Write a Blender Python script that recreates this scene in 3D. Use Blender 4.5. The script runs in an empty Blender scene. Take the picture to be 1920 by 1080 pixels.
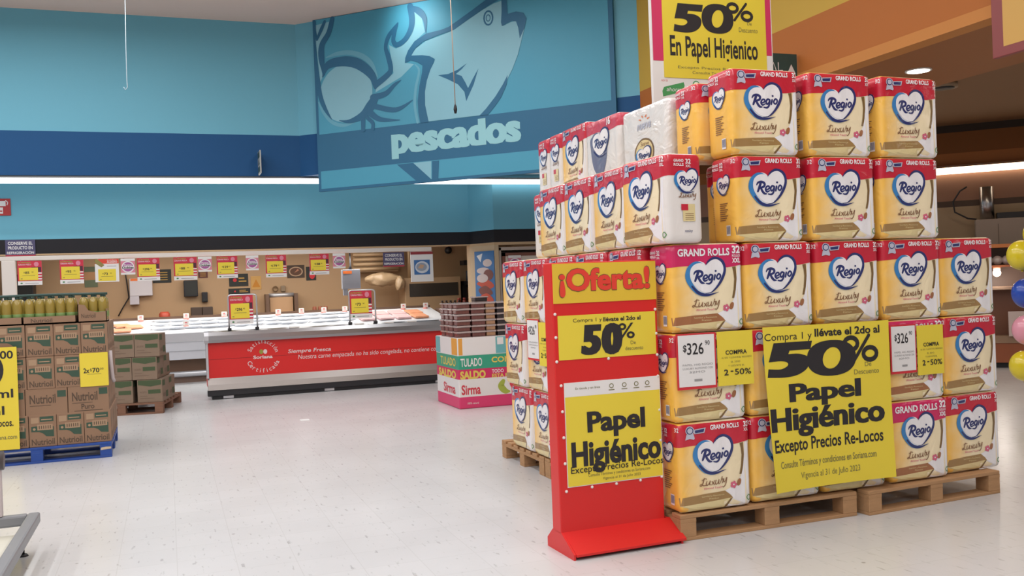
import bpy, bmesh, math, random
from mathutils import Vector, Matrix
from mathutils.geometry import tessellate_polygon
random.seed(7)
SC = bpy.context.scene
COL = SC.collection
PI = math.pi

# ------------------------------------------------------------------ camera
def cam_axes(yaw, pitch, roll):
    cy, sy, cp, sp = math.cos(yaw), math.sin(yaw), math.cos(pitch), math.sin(pitch)
    f = Vector((sy * cp, cy * cp, sp)); r = Vector((cy, -sy, 0)); u = r.cross(f)
    cr, sr = math.cos(roll), math.sin(roll)
    return cr * r - sr * u, sr * r + cr * u, f
cam_d = bpy.data.cameras.new('camera')
cam = bpy.data.objects.new('camera', cam_d); COL.objects.link(cam)
R_, U_, F_ = cam_axes(.3532, -.0029, .0385)
cam.matrix_world = Matrix(((R_.x, U_.x, -F_.x, 0), (R_.y, U_.y, -F_.y, 0), (R_.z, U_.z, -F_.z, 1.45), (0, 0, 0, 1)))
cam_d.sensor_width = 36; cam_d.lens = 1757 / 1920 * 36; cam_d.clip_end = 200
SC.camera = cam

# ------------------------------------------------------------------ light
SC.view_settings.view_transform = 'Standard'; SC.view_settings.look = 'None'
SC.view_settings.exposure = 0.0; SC.view_settings.gamma = 1.0
w = bpy.data.worlds.new('world'); SC.world = w; w.use_nodes = True
w.node_tree.nodes['Background'].inputs[0].default_value = (.95, .96, 1, 1)
w.node_tree.nodes['Background'].inputs[1].default_value = .30
def area(name, loc, sx, sy, e, col=(1, 1, 1), rot=(0, 0, 0)):
    l = bpy.data.lights.new(name, 'AREA'); l.shape = 'RECTANGLE'; l.size = sx; l.size_y = sy; l.energy = e; l.color = col
    o = bpy.data.objects.new(name, l); o.location = loc; o.rotation_euler = rot; COL.objects.link(o); return o
# rows of fluorescent tubes under the shop ceiling
for i, x in enumerate((-6.5, -3.2, 0.1, 3.4)):
    area('ceiling_lamp_row', (x, 2.8, 5.75), .35, 20, 350, (.97, .985, 1))
area('ceiling_lamp_row', (-3.5, 13.6, 5.75), 7, .35, 110, (.97, .985, 1))
area('kitchen_lamp', (1.2, 17.9, 2.5), 6.0, .9, 80, (1, .95, .88))
area('added_ice_fill', (1.6, 17.25, 2.12), 6.0, .08, 45, (1, .99, .97))  # unseen light added under the rail to brighten the ice
area('bakery_lamp', (9.6, 7.5, 3.62), 1.0, 4.0, 32, (1, .80, .58))
area('far_aisle_lamp', (9.2, 3.0, 3.4), 1, 6, 60, (1, .93, .85))

# ------------------------------------------------------------------ materials
def lin(c):
    return tuple(((v / 255) / 12.92 if v / 255 <= .04045 else ((v / 255 + .055) / 1.055) ** 2.4) for v in c) + (1,)
_M = {}
def M(name, rgb, rough=.5, metal=0, coat=0, emit=0, noise=0, scale=8, bump=0, bscale=30, stretch=None, trans=0, alpha=1):
    if name in _M: return _M[name]
    m = bpy.data.materials.new(name); m.use_nodes = True; nt = m.node_tree; b = nt.nodes['Principled BSDF']
    c = lin(rgb)
    b.inputs['Base Color'].default_value = c; b.inputs['Roughness'].default_value = rough; b.inputs['Metallic'].default_value = metal
    b.inputs['Coat Weight'].default_value = coat; b.inputs['Coat Roughness'].default_value = .12
    if trans: b.inputs['Transmission Weight'].default_value = trans
    if emit:
        b.inputs['Emission Color'].default_value = c; b.inputs['Emission Strength'].default_value = emit
    if noise or bump:
        tc = nt.nodes.new('ShaderNodeTexCoord'); mp = nt.nodes.new('ShaderNodeMapping')
        nt.links.new(tc.outputs['Object'], mp.inputs[0])
        if stretch: mp.inputs['Scale'].default_value = stretch
    if noise:
        n = nt.nodes.new('ShaderNodeTexNoise'); n.inputs['Scale'].default_value = scale; n.inputs['Detail'].default_value = 5
        nt.links.new(mp.outputs[0], n.inputs['Vector'])
        r = nt.nodes.new('ShaderNodeMix'); r.data_type = 'RGBA'
        r.inputs[6].default_value = tuple(min(1, v * (1 - noise)) for v in c[:3]) + (1,)
        r.inputs[7].default_value = tuple(min(1, v * (1 + noise)) for v in c[:3]) + (1,)
        nt.links.new(n.outputs['Fac'], r.inputs[0]); nt.links.new(r.outputs[2], b.inputs['Base Color'])
    if bump:
        n2 = nt.nodes.new('ShaderNodeTexNoise'); n2.inputs['Scale'].default_value = bscale; n2.inputs['Detail'].default_value = 3
        nt.links.new(mp.outputs[0], n2.inputs['Vector'])
        bp = nt.nodes.new('ShaderNodeBump'); bp.inputs['Strength'].default_value = bump; bp.inputs['Distance'].default_value = .01
        nt.links.new(n2.outputs['Fac'], bp.inputs['Height']); nt.links.new(bp.outputs[0], b.inputs['Normal'])
    _M[name] = m; return m

def zbands(name, stops, rough=.6, noise=.03):
    """wall colour in level bands: stops = [(z_from, rgb), ...] rising"""
    m = bpy.data.materials.new(name); m.use_nodes = True; nt = m.node_tree; b = nt.nodes['Principled BSDF']
    b.inputs['Roughness'].default_value = rough; b.inputs['Specular IOR Level'].default_value = .3
    g = nt.nodes.new('ShaderNodeNewGeometry'); s = nt.nodes.new('ShaderNodeSeparateXYZ'); nt.links.new(g.outputs['Position'], s.inputs[0])
    d = nt.nodes.new('ShaderNodeMath'); d.operation = 'DIVIDE'; d.inputs[1].default_value = 6.0; nt.links.new(s.outputs[2], d.inputs[0])
    r = nt.nodes.new('ShaderNodeValToRGB'); r.color_ramp.interpolation = 'CONSTANT'
    els = r.color_ramp.elements
    while len(els) < len(stops): els.new(.5)
    for e, (z, c) in zip(els, stops): e.position = max(0, z / 6.0)
    for e, (z, c) in zip(els, stops): e.color = lin(c)
    nt.links.new(d.outputs[0], r.inputs[0]); nt.links.new(r.outputs[0], b.inputs['Base Color'])
    return m

def node_math(nt, op, a, b=None, c=None):
    n = nt.nodes.new('ShaderNodeMath'); n.operation = op
    for i, v in enumerate((a, b, c)):
        if v is None: continue
        if isinstance(v, (int, float)): n.inputs[i].default_value = v
        else: nt.links.new(v, n.inputs[i])
    return n.outputs[0]

# ------------------------------------------------------------------ mesh builder
class MB:
    def __init__(s): s.bm = bmesh.new()
    def _tag(s, n0, mi, smooth=False):
        s.bm.faces.ensure_lookup_table()
        for f in s.bm.faces[n0:]: f.material_index = mi; f.smooth = smooth
    def box(s, x0, y0, z0, x1, y1, z1, mi=0, bev=0, seg=2):
        n0 = len(s.bm.faces)
        r = bmesh.ops.create_cube(s.bm, size=1)
        for v in r['verts']:
            v.co = Vector(((x0 + x1) / 2 + v.co.x * (x1 - x0), (y0 + y1) / 2 + v.co.y * (y1 - y0), (z0 + z1) / 2 + v.co.z * (z1 - z0)))
        if bev:
            es = list({e for v in r['verts'] for e in v.link_edges})
            bmesh.ops.bevel(s.bm, geom=es, offset=bev, segments=seg, affect='EDGES', profile=.5)
        s._tag(n0, mi); return s
    def tube(s, pts, r, n=10, mi=0, caps=True):
        n0 = len(s.bm.faces); pts = [Vector(p) for p in pts]
        rs = r if isinstance(r, (list, tuple)) else [r] * len(pts)
        rings = []; prev = None
        for i, p in enumerate(pts):
            t = (pts[min(i + 1, len(pts) - 1)] - pts[max(i - 1, 0)]).normalized()
            a = Vector((0, 0, 1)) if abs(t.z) < .9 else Vector((1, 0, 0))
            u = t.cross(a).normalized() if prev is None else (prev - t * prev.dot(t)).normalized()
            prev = u; v = t.cross(u)
            rings.append([s.bm.verts.new(p + (u * math.cos(2 * PI * k / n) + v * math.sin(2 * PI * k / n)) * rs[i]) for k in range(n)])
        for a, b in zip(rings, rings[1:]):
            for k in range(n): s.bm.faces.new((a[k], a[(k + 1) % n], b[(k + 1) % n], b[k]))
        if caps:
            s.bm.faces.new(rings[0][::-1]); s.bm.faces.new(rings[-1])
        s._tag(n0, mi, True); return s
    def lathe(s, prof, c=(0, 0, 0), n=16, mi=0):
        n0 = len(s.bm.faces); rings = []
        for r, z in prof:
            rings.append([s.bm.verts.new((c[0] + r * math.cos(2 * PI * k / n), c[1] + r * math.sin(2 * PI * k / n), c[2] + z)) for k in range(n)])
        for a, b in zip(rings, rings[1:]):
            for k in range(n): s.bm.faces.new((a[k], a[(k + 1) % n], b[(k + 1) % n], b[k]))
        s.bm.faces.new(rings[0][::-1]); s.bm.faces.new(rings[-1])
        s._tag(n0, mi, True); return s
    def prism(s, poly, axis, a0, a1, mi=0):
        """extrude polygon; axis 'x': poly=(y,z); 'y': poly=(x,z); 'z': poly=(x,y)"""
        n0 = len(s.bm.faces)
        def P(p, a):
            return {'x': (a, p[0], p[1]), 'y': (p[0], a, p[1]), 'z': (p[0], p[1], a)}[axis]
        A = [s.bm.verts.new(P(p, a0)) for p in poly]; B = [s.bm.verts.new(P(p, a1)) for p in poly]
        s.bm.faces.new(A); s.bm.faces.new(B[::-1]); n = len(poly)
        for k in range(n): s.bm.faces.new((A[k], B[k], B[(k + 1) % n], A[(k + 1) % n]))
        s._tag(n0, mi); return s
    def ball(s, c, r, mi=0, sx=1, sy=1, sz=1, u=18, v=12):
        n0 = len(s.bm.faces)
        q = bmesh.ops.create_uvsphere(s.bm, u_segments=u, v_segments=v, radius=1)
        for w_ in q['verts']: w_.co = Vector((c[0] + w_.co.x * r * sx, c[1] + w_.co.y * r * sy, c[2] + w_.co.z * r * sz))
        s._tag(n0, mi, True); return s
    def build(s, name, mats, parent=None, loc=None, rz=0):
        bmesh.ops.recalc_face_normals(s.bm, faces=s.bm.faces)
        me = bpy.data.meshes.new(name); s.bm.to_mesh(me); s.bm.free()
        return link(name, me, mats, parent, loc, rz)
def link(name, me, mats, parent=None, loc=None, rz=0):
    for m in (mats if isinstance(mats, (list, tuple)) else [mats]): me.materials.append(m)
    o = bpy.data.objects.new(name, me); COL.objects.link(o)
    if parent is not None: o.parent = parent
    if loc: o.location = loc
    if rz: o.rotation_euler = (0, 0, rz)
    return o
def tag(o, label, cat, group=None, kind=None):
    o['label'] = label; o['category'] = cat
    if group: o['group'] = group
    if kind: o['kind'] = kind
    return o
def thing(name, label, cat, loc=(0, 0, 0), rz=0, group=None):
    o = bpy.data.objects.new(name, None); COL.objects.link(o); o.empty_display_size = .1
    o.location = loc; o.rotation_euler = (0, 0, rz)
    return tag(o, label, cat, group)
def struct(o): o['kind'] = 'structure'; return o
def dup(root, loc, rz=0, label=None, group=None):
    r = root.copy(); COL.objects.link(r); r.location = loc; r.rotation_euler = (0, 0, rz)
    if label: r['label'] = label
    if group: r['group'] = group
    for ch in list(root.children):
        c = ch.copy(); COL.objects.link(c); c.parent = r
        for g in ch.children:
            d = g.copy(); COL.objects.link(d); d.parent = c
    return r

# ------------------------------------------------------------------ flat print (lettering and art lying on a surface)
_T = {}
def text_geo(s, bold, shear):
    k = (s, bold, shear)
    if k in _T: return _T[k]
    cu = bpy.data.curves.new('t', 'FONT'); cu.body = s; cu.size = 1; cu.offset = bold; cu.shear = shear; cu.resolution_u = 3
    o = bpy.data.objects.new('t', cu); COL.objects.link(o)
    bpy.context.view_layer.update()
    me = bpy.data.meshes.new_from_object(o.evaluated_get(bpy.context.evaluated_depsgraph_get()))
    v = [(p.co.x, p.co.y) for p in me.vertices]; f = [tuple(p.vertices) for p in me.polygons]
    bpy.data.objects.remove(o); bpy.data.curves.remove(cu); bpy.data.meshes.remove(me)
    _T[k] = (v, f); return _T[k]
def smooth_path(P, closed=False, n=6):
    out = []; N = len(P); rng = range(N if closed else N - 1)
    g = (lambda i: P[i % N]) if closed else (lambda i: P[max(0, min(N - 1, i))])
    for i in rng:
        a, b, c, d = g(i - 1), g(i), g(i + 1), g(i + 2)
        for k in range(n):
            t = k / n
            out.append(tuple(.5 * (2 * b[j] + (c[j] - a[j]) * t + (2 * a[j] - 5 * b[j] + 4 * c[j] - d[j]) * t * t + (3 * b[j] - a[j] - 3 * c[j] + d[j]) * t ** 3) for j in range(len(b))))
    if not closed: out.append(tuple(P[-1]))
    return out
class D2:
    """2-D art in a local frame: u to the right, v up; each piece has a layer and a material index"""
    def __init__(s): s.items = []
    def poly(s, P, mi=0, layer=1, smooth=False):
        if smooth: P = smooth_path(P, True)
        V = [Vector((p[0], p[1], 0)) for p in P]
        T = tessellate_polygon([V]); s.items.append(([(p[0], p[1]) for p in P], [tuple(t) for t in T], layer, mi)); return s
    def rect(s, u0, v0, u1, v1, mi=0, layer=1):
        s.items.append(([(u0, v0), (u1, v0), (u1, v1), (u0, v1)], [(0, 1, 2, 3)], layer, mi)); return s
    def ell(s, c, rx, ry, mi=0, layer=1, n=28):
        P = [(c[0] + rx * math.cos(2 * PI * k / n), c[1] + ry * math.sin(2 * PI * k / n)) for k in range(n)]
        s.items.append((P, [tuple(range(n))], layer, mi)); return s
    def ring(s, c, rx, ry, w_, mi=0, layer=1):
        return s.stroke([(c[0] + rx * math.cos(k * PI / 8), c[1] + ry * math.sin(k * PI / 8)) for k in range(16)], w_, mi, layer, smooth=False, closed=True)
    def stroke(s, P, width=None, mi=0, layer=1, smooth=True, closed=False):
        P = [tuple(p) if len(p) == 3 else (p[0], p[1], width) for p in P]
        if smooth: P = smooth_path(P, closed)
        if closed: P = P + [P[0]]
        V = []; F = []; n = len(P)
        for i, (x, y, w_) in enumerate(P):
            a = P[i - 1] if i else (P[-2] if closed else P[0]); b = P[i + 1] if i < n - 1 else (P[1] if closed else P[-1])
            dx, dy = b[0] - a[0], b[1] - a[1]; L = math.hypot(dx, dy) or 1
            nx, ny = -dy / L, dx / L; w_ = max(w_, 1e-4) / 2
            V += [(x + nx * w_, y + ny * w_), (x - nx * w_, y - ny * w_)]
            if i: F.append((2 * i - 2, 2 * i - 1, 2 * i + 1, 2 * i))
        s.items.append((V, F, layer, mi))
        if not closed:
            for (x, y, w_) in (P[0], P[-1]):
                if w_ > .004: s.ell((x, y), w_ / 2, w_ / 2, mi, layer, 10)
        return s
    def text(s, t, u0, v0, u1, v1, mi=0, layer=1, bold=0, shear=0, fit=True, fat=0, rim=0, warp=None):
        V, F = text_geo(t, bold, shear)
        if not V: return s
        if warp:     # taller small letters: warp = (x height, stretch, squeeze above and below)
            xh, k1, k2 = warp
            V = [(p[0], p[1] * k2 if p[1] < 0 else (p[1] * k1 if p[1] < xh else xh * k1 + (p[1] - xh) * k2)) for p in V]
        if fat:      # thicker strokes: the word laid over itself a little to each side
            for k in (-1, -.5, .5, 1): s.text(t, u0 + fat + k * fat, v0, u1 - fat + k * fat, v1, mi, layer, bold, shear, warp=warp)
            return s
        if rim:
            for k in range(12): s.text(t, u0 + rim * math.cos(k * PI / 6), v0 + rim * math.sin(k * PI / 6), u1 + rim * math.cos(k * PI / 6), v1 + rim * math.sin(k * PI / 6), mi, layer, bold, shear)
            return s
        xs = [p[0] for p in V]; ys = [p[1] for p in V]; w_ = max(xs) - min(xs); h = max(ys) - min(ys)
        sx = (u1 - u0) / w_; sy = (v1 - v0) / h; ox = u0
        if not fit:
            sx = min(sx, sy); ox = (u0 + u1) / 2 - sx * w_ / 2
        s.items.append(([(ox + (p[0] - min(xs)) * sx, v0 + (p[1] - min(ys)) * sy) for p in V], F, layer, mi)); return s
    def arc_text(s, t, c, r, size, a0, a1, mi=0, layer=1, bold=0, inside=False):
        n = len(t)
        for i, ch in enumerate(t):
            if ch == ' ': continue
            V, F = text_geo(ch, bold, 0)
            if not V: continue
            xs = [p[0] for p in V]; mx = (min(xs) + max(xs)) / 2
            a = a0 + (a1 - a0) * (i + .5) / n; rot = a - PI / 2 if not inside else a + PI / 2
            co, si = math.cos(rot), math.sin(rot); bx, by = c[0] + r * math.cos(a), c[1] + r * math.sin(a)
            s.items.append(([(bx + (p[0] - mx) * size * co - p[1] * size * si, by + (p[0] - mx) * size * si + p[1] * size * co) for p in V], F, layer, mi))
        return s
    def build(s, name, mats, parent=None, fn=None, step=None, eps=.0012, y0=0.0):
        bm = bmesh.new()
        for k, (V, F, layer, mi) in enumerate(s.items):       # every piece a hair above the one before, so none are coplanar
            vs = [bm.verts.new((p[0], -layer - k * 4e-5 / eps, p[1])) for p in V]
            for f in F:
                try: q = bm.faces.new([vs[i] for i in f])
                except ValueError: continue
                q.material_index = mi
                q.normal_update()
                if q.normal.y > 0: q.normal_flip()
        if step:
            us = [v.co.x for v in bm.verts]; k = math.ceil(min(us) / step)
            while k * step < max(us):
                bmesh.ops.bisect_plane(bm, geom=bm.verts[:] + bm.edges[:] + bm.faces[:], plane_co=(k * step, 0, 0), plane_no=(1, 0, 0)); k += 1
        for v in bm.verts:
            if fn: v.co = Vector(fn(v.co.x, v.co.z, -v.co.y * eps))
            else: v.co.y = y0 + v.co.y * eps
        me = bpy.data.meshes.new(name); bm.to_mesh(me); bm.free()
        return link(name, me, mats, parent)

# ------------------------------------------------------------------ colours in use
white = M('white_paint', (226, 222, 216), .45)
paper = M('white_card', (228, 226, 224), .6)
yel = M('yellow_card', (228, 206, 62), .6, noise=.03, scale=3)
black = M('black_ink', (38, 35, 38), .6)
grey_ink = M('grey_ink', (120, 115, 70), .7)
grey_txt = M('pale_grey_ink', (150, 148, 148), .7)
red = M('red_enamel', (212, 36, 34), .38, noise=.03, scale=3)
red_ink = M('red_ink', (205, 45, 55), .6)
steel = M('brushed_steel', (176, 176, 178), .28, metal=1, noise=.05, scale=6, stretch=(.2, 1, 30))
alu = M('pale_aluminium', (205, 206, 210), .35, metal=.6)
dark = M('black_plastic', (34, 34, 38), .45)
rail_white = M('rail_white', (222, 214, 206), .4)
wood = M('pallet_wood', (176, 136, 96), .75, noise=.22, scale=6, stretch=(1, 8, 8), bump=.25, bscale=40)
wood_dark = M('old_pallet_wood', (128, 92, 72), .8, noise=.25, scale=6, stretch=(1, 8, 8))
card = M('brown_cardboard', (144, 114, 90), .8, noise=.06, scale=5)
card2 = M('faded_cardboard', (134, 114, 96), .85, noise=.1, scale=5)
green_print = M('dark_green_print', (58, 82, 66), .75)
brown_print = M('dark_brown_print', (86, 70, 56), .75)

# ------------------------------------------------------------------ setting
def floor_mat():
    m = bpy.data.materials.new('vinyl_tile'); m.use_nodes = True; nt = m.node_tree; b = nt.nodes['Principled BSDF']
    g = nt.nodes.new('ShaderNodeTexCoord'); o = g.outputs['Object']
    n1 = nt.nodes.new('ShaderNodeTexNoise'); n1.inputs['Scale'].default_value = .9; n1.inputs['Detail'].default_value = 6; nt.links.new(o, n1.inputs['Vector'])
    mp = nt.nodes.new('ShaderNodeMapping'); mp.inputs['Scale'].default_value = (38, 9, 1); mp.inputs['Rotation'].default_value = (0, 0, .5); nt.links.new(o, mp.inputs[0])
    n2 = nt.nodes.new('ShaderNodeTexNoise'); n2.inputs['Scale'].default_value = 1; n2.inputs['Detail'].default_value = 2; nt.links.new(mp.outputs[0], n2.inputs['Vector'])
    r2 = nt.nodes.new('ShaderNodeValToRGB'); r2.color_ramp.elements[0].position = .27; r2.color_ramp.elements[1].position = .36
    r2.color_ramp.elements[0].color = (.74, .73, .72, 1); r2.color_ramp.elements[1].color = (1, 1, 1, 1); nt.links.new(n2.outputs['Fac'], r2.inputs[0])
    vo = nt.nodes.new('ShaderNodeTexVoronoi'); vo.inputs['Scale'].default_value = 2.6; nt.links.new(o, vo.inputs['Vector'])
    r3 = nt.nodes.new('ShaderNodeValToRGB'); r3.color_ramp.elements[0].position = .02; r3.color_ramp.elements[1].position = .035
    r3.color_ramp.elements[0].color = (.6, .58, .56, 1); r3.color_ramp.elements[1].color = (1, 1, 1, 1); nt.links.new(vo.outputs['Distance'], r3.inputs[0])
    br = nt.nodes.new('ShaderNodeTexBrick'); br.offset = 0; br.inputs['Scale'].default_value = 1; br.inputs['Brick Width'].default_value = .305; br.inputs['Row Height'].default_value = .305
    br.inputs['Mortar Size'].default_value = .0022; br.inputs['Color1'].default_value = (1, 1, 1, 1); br.inputs['Color2'].default_value = (.97, .97, .97, 1); br.inputs['Mortar'].default_value = (.90, .89, .88, 1)
    nt.links.new(o, br.inputs['Vector'])
    base = nt.nodes.new('ShaderNodeMix'); base.data_type = 'RGBA'; base.inputs[6].default_value = lin((190, 190, 190)); base.inputs[7].default_value = lin((212, 213, 214))
    nt.links.new(n1.outputs['Fac'], base.inputs[0]); cur = base.outputs[2]
    for x in (r2.outputs[0], r3.outputs[0], br.outputs[0]):
        k = nt.nodes.new('ShaderNodeMix'); k.data_type = 'RGBA'; k.blend_type = 'MULTIPLY'; k.inputs[0].default_value = 1
        nt.links.new(cur, k.inputs[6]); nt.links.new(x, k.inputs[7]); cur = k.outputs[2]
    nt.links.new(cur, b.inputs['Base Color'])
    b.inputs['Roughness'].default_value = .27; b.inputs['Specular IOR Level'].default_value = .38
    bp = nt.nodes.new('ShaderNodeBump'); bp.inputs['Strength'].default_value = .06; bp.inputs['Distance'].default_value = .02
    nt.links.new(n1.outputs['Fac'], bp.inputs['Height']); nt.links.new(bp.outputs[0], b.inputs['Normal'])
    return m
struct(MB().box(-16, -8, -.1, 24, 24, 0).build('floor', floor_mat()))
struct(MB().box(-16, -8, 5.97, 6.46, 16.3, 6.1).build('ceiling', M('ceiling_paint', (236, 206, 192), .8)))
TEAL, NAVY = (112, 180, 202), (24, 80, 130)
teal_up = zbands('teal_paint_navy_band', [(0, NAVY), (4.10, TEAL)])
teal_low = zbands('teal_paint_black_band', [(0, (196, 166, 130)), (2.23, (32, 31, 36)), (2.48, TEAL)])
struct(MB().box(-16, 16.0, 3.42, 2.2, 16.2, 5.97).build('wall_back_upper', teal_up))
DT = Vector((1.05, -1, 0)).normalized(); DN = Vector((1, 1.05, 0)).normalized()   # the diagonal: along it, and away from the shop floor
DYAW = math.atan2(DT.y, DT.x)
DL = (6.464 - 2.192) / DT.x
struct(MB().box(0, 0, 3.42, DL, .2, 5.97).build('wall_diagonal_upper', teal_up, loc=(2.192, 16.0, 0), rz=DYAW))
orange = zbands('yellow_and_orange_paint', [(0, (196, 130, 66)), (3.60, (176, 104, 46)), (4.13, (196, 160, 66))])
struct(MB().box(6.464, -8, 3.505, 6.66, 11.93, 5.97).build('wall_right_upper', orange))
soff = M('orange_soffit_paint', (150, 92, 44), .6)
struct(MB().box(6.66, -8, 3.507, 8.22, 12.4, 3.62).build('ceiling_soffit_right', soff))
struct(MB().box(8.22, -8, 3.70, 20, 20, 3.8).build('ceiling_bakery', M('bakery_ceiling', (132, 96, 64), .7)))
struct(MB().box(-16, 16.8, 2.23, 5.38, 17.0, 3.5).build('wall_back_lower', teal_low))
struct(MB().box(-16, 16.2, 3.42, 9, 16.8, 3.5).build('ceiling_soffit_back', M('teal_soffit', TEAL, .6)))
# wall step at the right end of the fish counter: a slanting face, then a flat one
struct(MB().prism([(5.38, 16.8), (5.66, 16.2), (5.74, 16.2), (5.74, 17.0), (5.38, 17.0)], 'z', 2.2, 3.42).build('wall_step_upper', teal_low))
struct(MB().prism([(5.38, 16.8), (5.66, 16.2), (5.74, 16.2), (5.74, 17.0), (5.38, 17.0)], 'z', 0, 2.2).build('wall_step_lower', M('beige_wall_paint', (196, 172, 140), .6)))
struct(MB().box(5.74, 16.2, 2.2, 9.2, 16.4, 3.42).build('wall_back_right', teal_low))
# kitchen behind the fish counter
kbeige = M('kitchen_wall_paint', (184, 152, 116), .55, noise=.06, scale=1.2)
struct(MB().box(-4.2, 19.5, 0, 7.2, 19.6, 2.7).build('wall_kitchen_back', kbeige))
struct(MB().box(-4.3, 17.0, 0, -4.2, 19.6, 2.7).build('wall_kitchen_left', kbeige))
struct(MB().box(7.2, 17.0, 0, 7.3, 19.6, 2.7).build('wall_kitchen_right', kbeige))
struct(MB().box(-4.3, 17.0, 2.6, 7.3, 19.6, 2.7).build('ceiling_kitchen', M('kitchen_ceiling', (190, 170, 150), .7)))
struct(MB().box(-2.46, 16.74, 2.145, 4.62, 16.82, 2.215, bev=.008).box(-2.44, 16.72, 0, -2.24, 16.84, 2.145, bev=.01).build('trim_opening', rail_white))
# bakery corner, right
bk = zbands('bakery_wall_paint_top_shade', [(0, (170, 148, 120)), (2.40, (84, 68, 58)), (2.50, (150, 112, 92)), (3.07, (156, 96, 48)), (3.25, (120, 72, 30)), (3.58, (50, 38, 30))])  # topmost dark band is shade below the ceiling, put into the colour
BL = Vector((11.5, 11.6, 0)) - DT * 5
struct(MB().box(0, 0, 0, 14, .2, 3.7).build('wall_bakery', bk, loc=BL, rz=DYAW))

# light strips
led = M('tube_light_cool', (255, 255, 255), emit=3.2)
ledw = M('tube_light_warm', (255, 236, 205), emit=4.0)
t = thing('light_strip', 'long white light strip under the dark blue band of the back wall', 'light', (0, 0, 0))
MB().box(-9, 16.03, 3.30, 9, 16.09, 3.385, bev=.015).build('diffuser', led, t)
MB().box(-9, 16.02, 3.385, 9, 16.14, 3.415).build('housing', M('housing_grey', (120, 124, 126), .5), t)
t = thing('light_strip', 'warm glowing light strip on the bakery wall at right', 'light', BL, DYAW)
MB().box(2, -.10, 2.93, 13, -.03, 3.03, bev=.015).build('diffuser', ledw, t)
MB().box(2, -.12, 3.03, 13, 0, 3.06).build('housing', M('housing_brown', (120, 80, 50), .5), t)
def spot(name, loc, e, size, col, ang):
    l = bpy.data.lights.new(name, 'SPOT'); l.energy = e; l.spot_size = ang; l.shadow_soft_size = size; l.color = col
    o = bpy.data.objects.new(name, l); o.location = loc; COL.objects.link(o); return o
t = thing('downlight', 'lit round downlight in the orange soffit above the packs', 'light', (7.36, 7.6, 3.507))
MB().lathe([(.10, -.012), (.13, -.012), (.13, .0), (.10, .0)], n=24).build('rim', white, t)
MB().lathe([(.11, -.014), (.11, -.010)], n=24).build('bulb', M('downlight_glow', (255, 250, 240), emit=7), t)
spot('downlight_lamp', (7.36, 7.6, 3.47), 25, .08, (1, .85, .65), 2.2)
t = thing('downlight', 'unlit dark round downlight in the brown bakery ceiling', 'light', (8.95, 8.85, 3.70))
MB().lathe([(.10, -.05), (.16, -.06), (.16, .0), (.10, 0)], n=24).build('rim', M('rim_beige', (150, 126, 100), .5), t)
MB().lathe([(.125, -.062), (.125, -.055)], n=24).build('bulb', dark, t)
l = spot('board_spotlight', (3.3, 13.9, 5.9), 40, .15, (.85, 1, 1), 1.9); l.data.spot_blend = 1
l.rotation_euler = (Vector((3.9, 14.35, 5.6)) - Vector((3.3, 13.9, 5.9))).to_track_quat('-Z', 'Y').to_euler()

# ------------------------------------------------------------------ fish department board
t = thing('department_sign', 'big teal sign board with crab and fish art reading pescados', 'sign', Vector((2.192, 16.0, 0)) - DN * .065, DYAW)
BT, BD, BLT, BMID = M('board_teal', (74, 158, 186), .5), M('board_dark_teal', (38, 104, 140), .5), M('board_pale_teal', (136, 190, 206), .5), M('board_soft_teal', (104, 172, 194), .5)
MB().box(.40, 0, 3.12, 5.56, .06, 5.965).build('panel', BD, t)
d = D2()
d.rect(.45, 4.065, 5.49, 5.96, 0, 1); d.rect(.45, 3.165, 5.49, 3.455, 0, 1)
d.build('background_print', [BT], t)
d = D2()     # crab
d.stroke([(.64, 5.316, .017), (.855, 5.351, .064), (1.103, 5.339, .074), (1.343, 5.244, .085), (1.506, 5.098, .074), (1.605, 4.879, .021)], mi=2, layer=2)
d.stroke([(.46, 4.60, .02), (.55, 4.42, .05), (.72, 4.24, .06), (.95, 4.17, .05), (1.2, 4.22, .02)], mi=2, layer=2)
d.poly([(1.573, 4.697), (1.904, 4.904), (1.868, 5.175), (1.841, 5.363), (1.968, 5.284), (2.184, 5.397), (2.322, 5.642), (2.308, 5.846), (2.451, 5.703), (2.499, 5.475), (2.297, 5.341), (2.15, 5.158), (2.133, 5.038), (2.282, 4.998), (2.041, 4.825), (1.558, 4.637)], 1, 2)
d.poly([(.46, 5.876), (.73, 5.896), (.614, 5.574), (.502, 5.334), (.563, 5.008), (.508, 4.93), (.476, 5.337), (.45, 5.619)], 1, 2)
d.ell((1.0, 4.69), .505, .475, 1, 4, 48)
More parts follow.
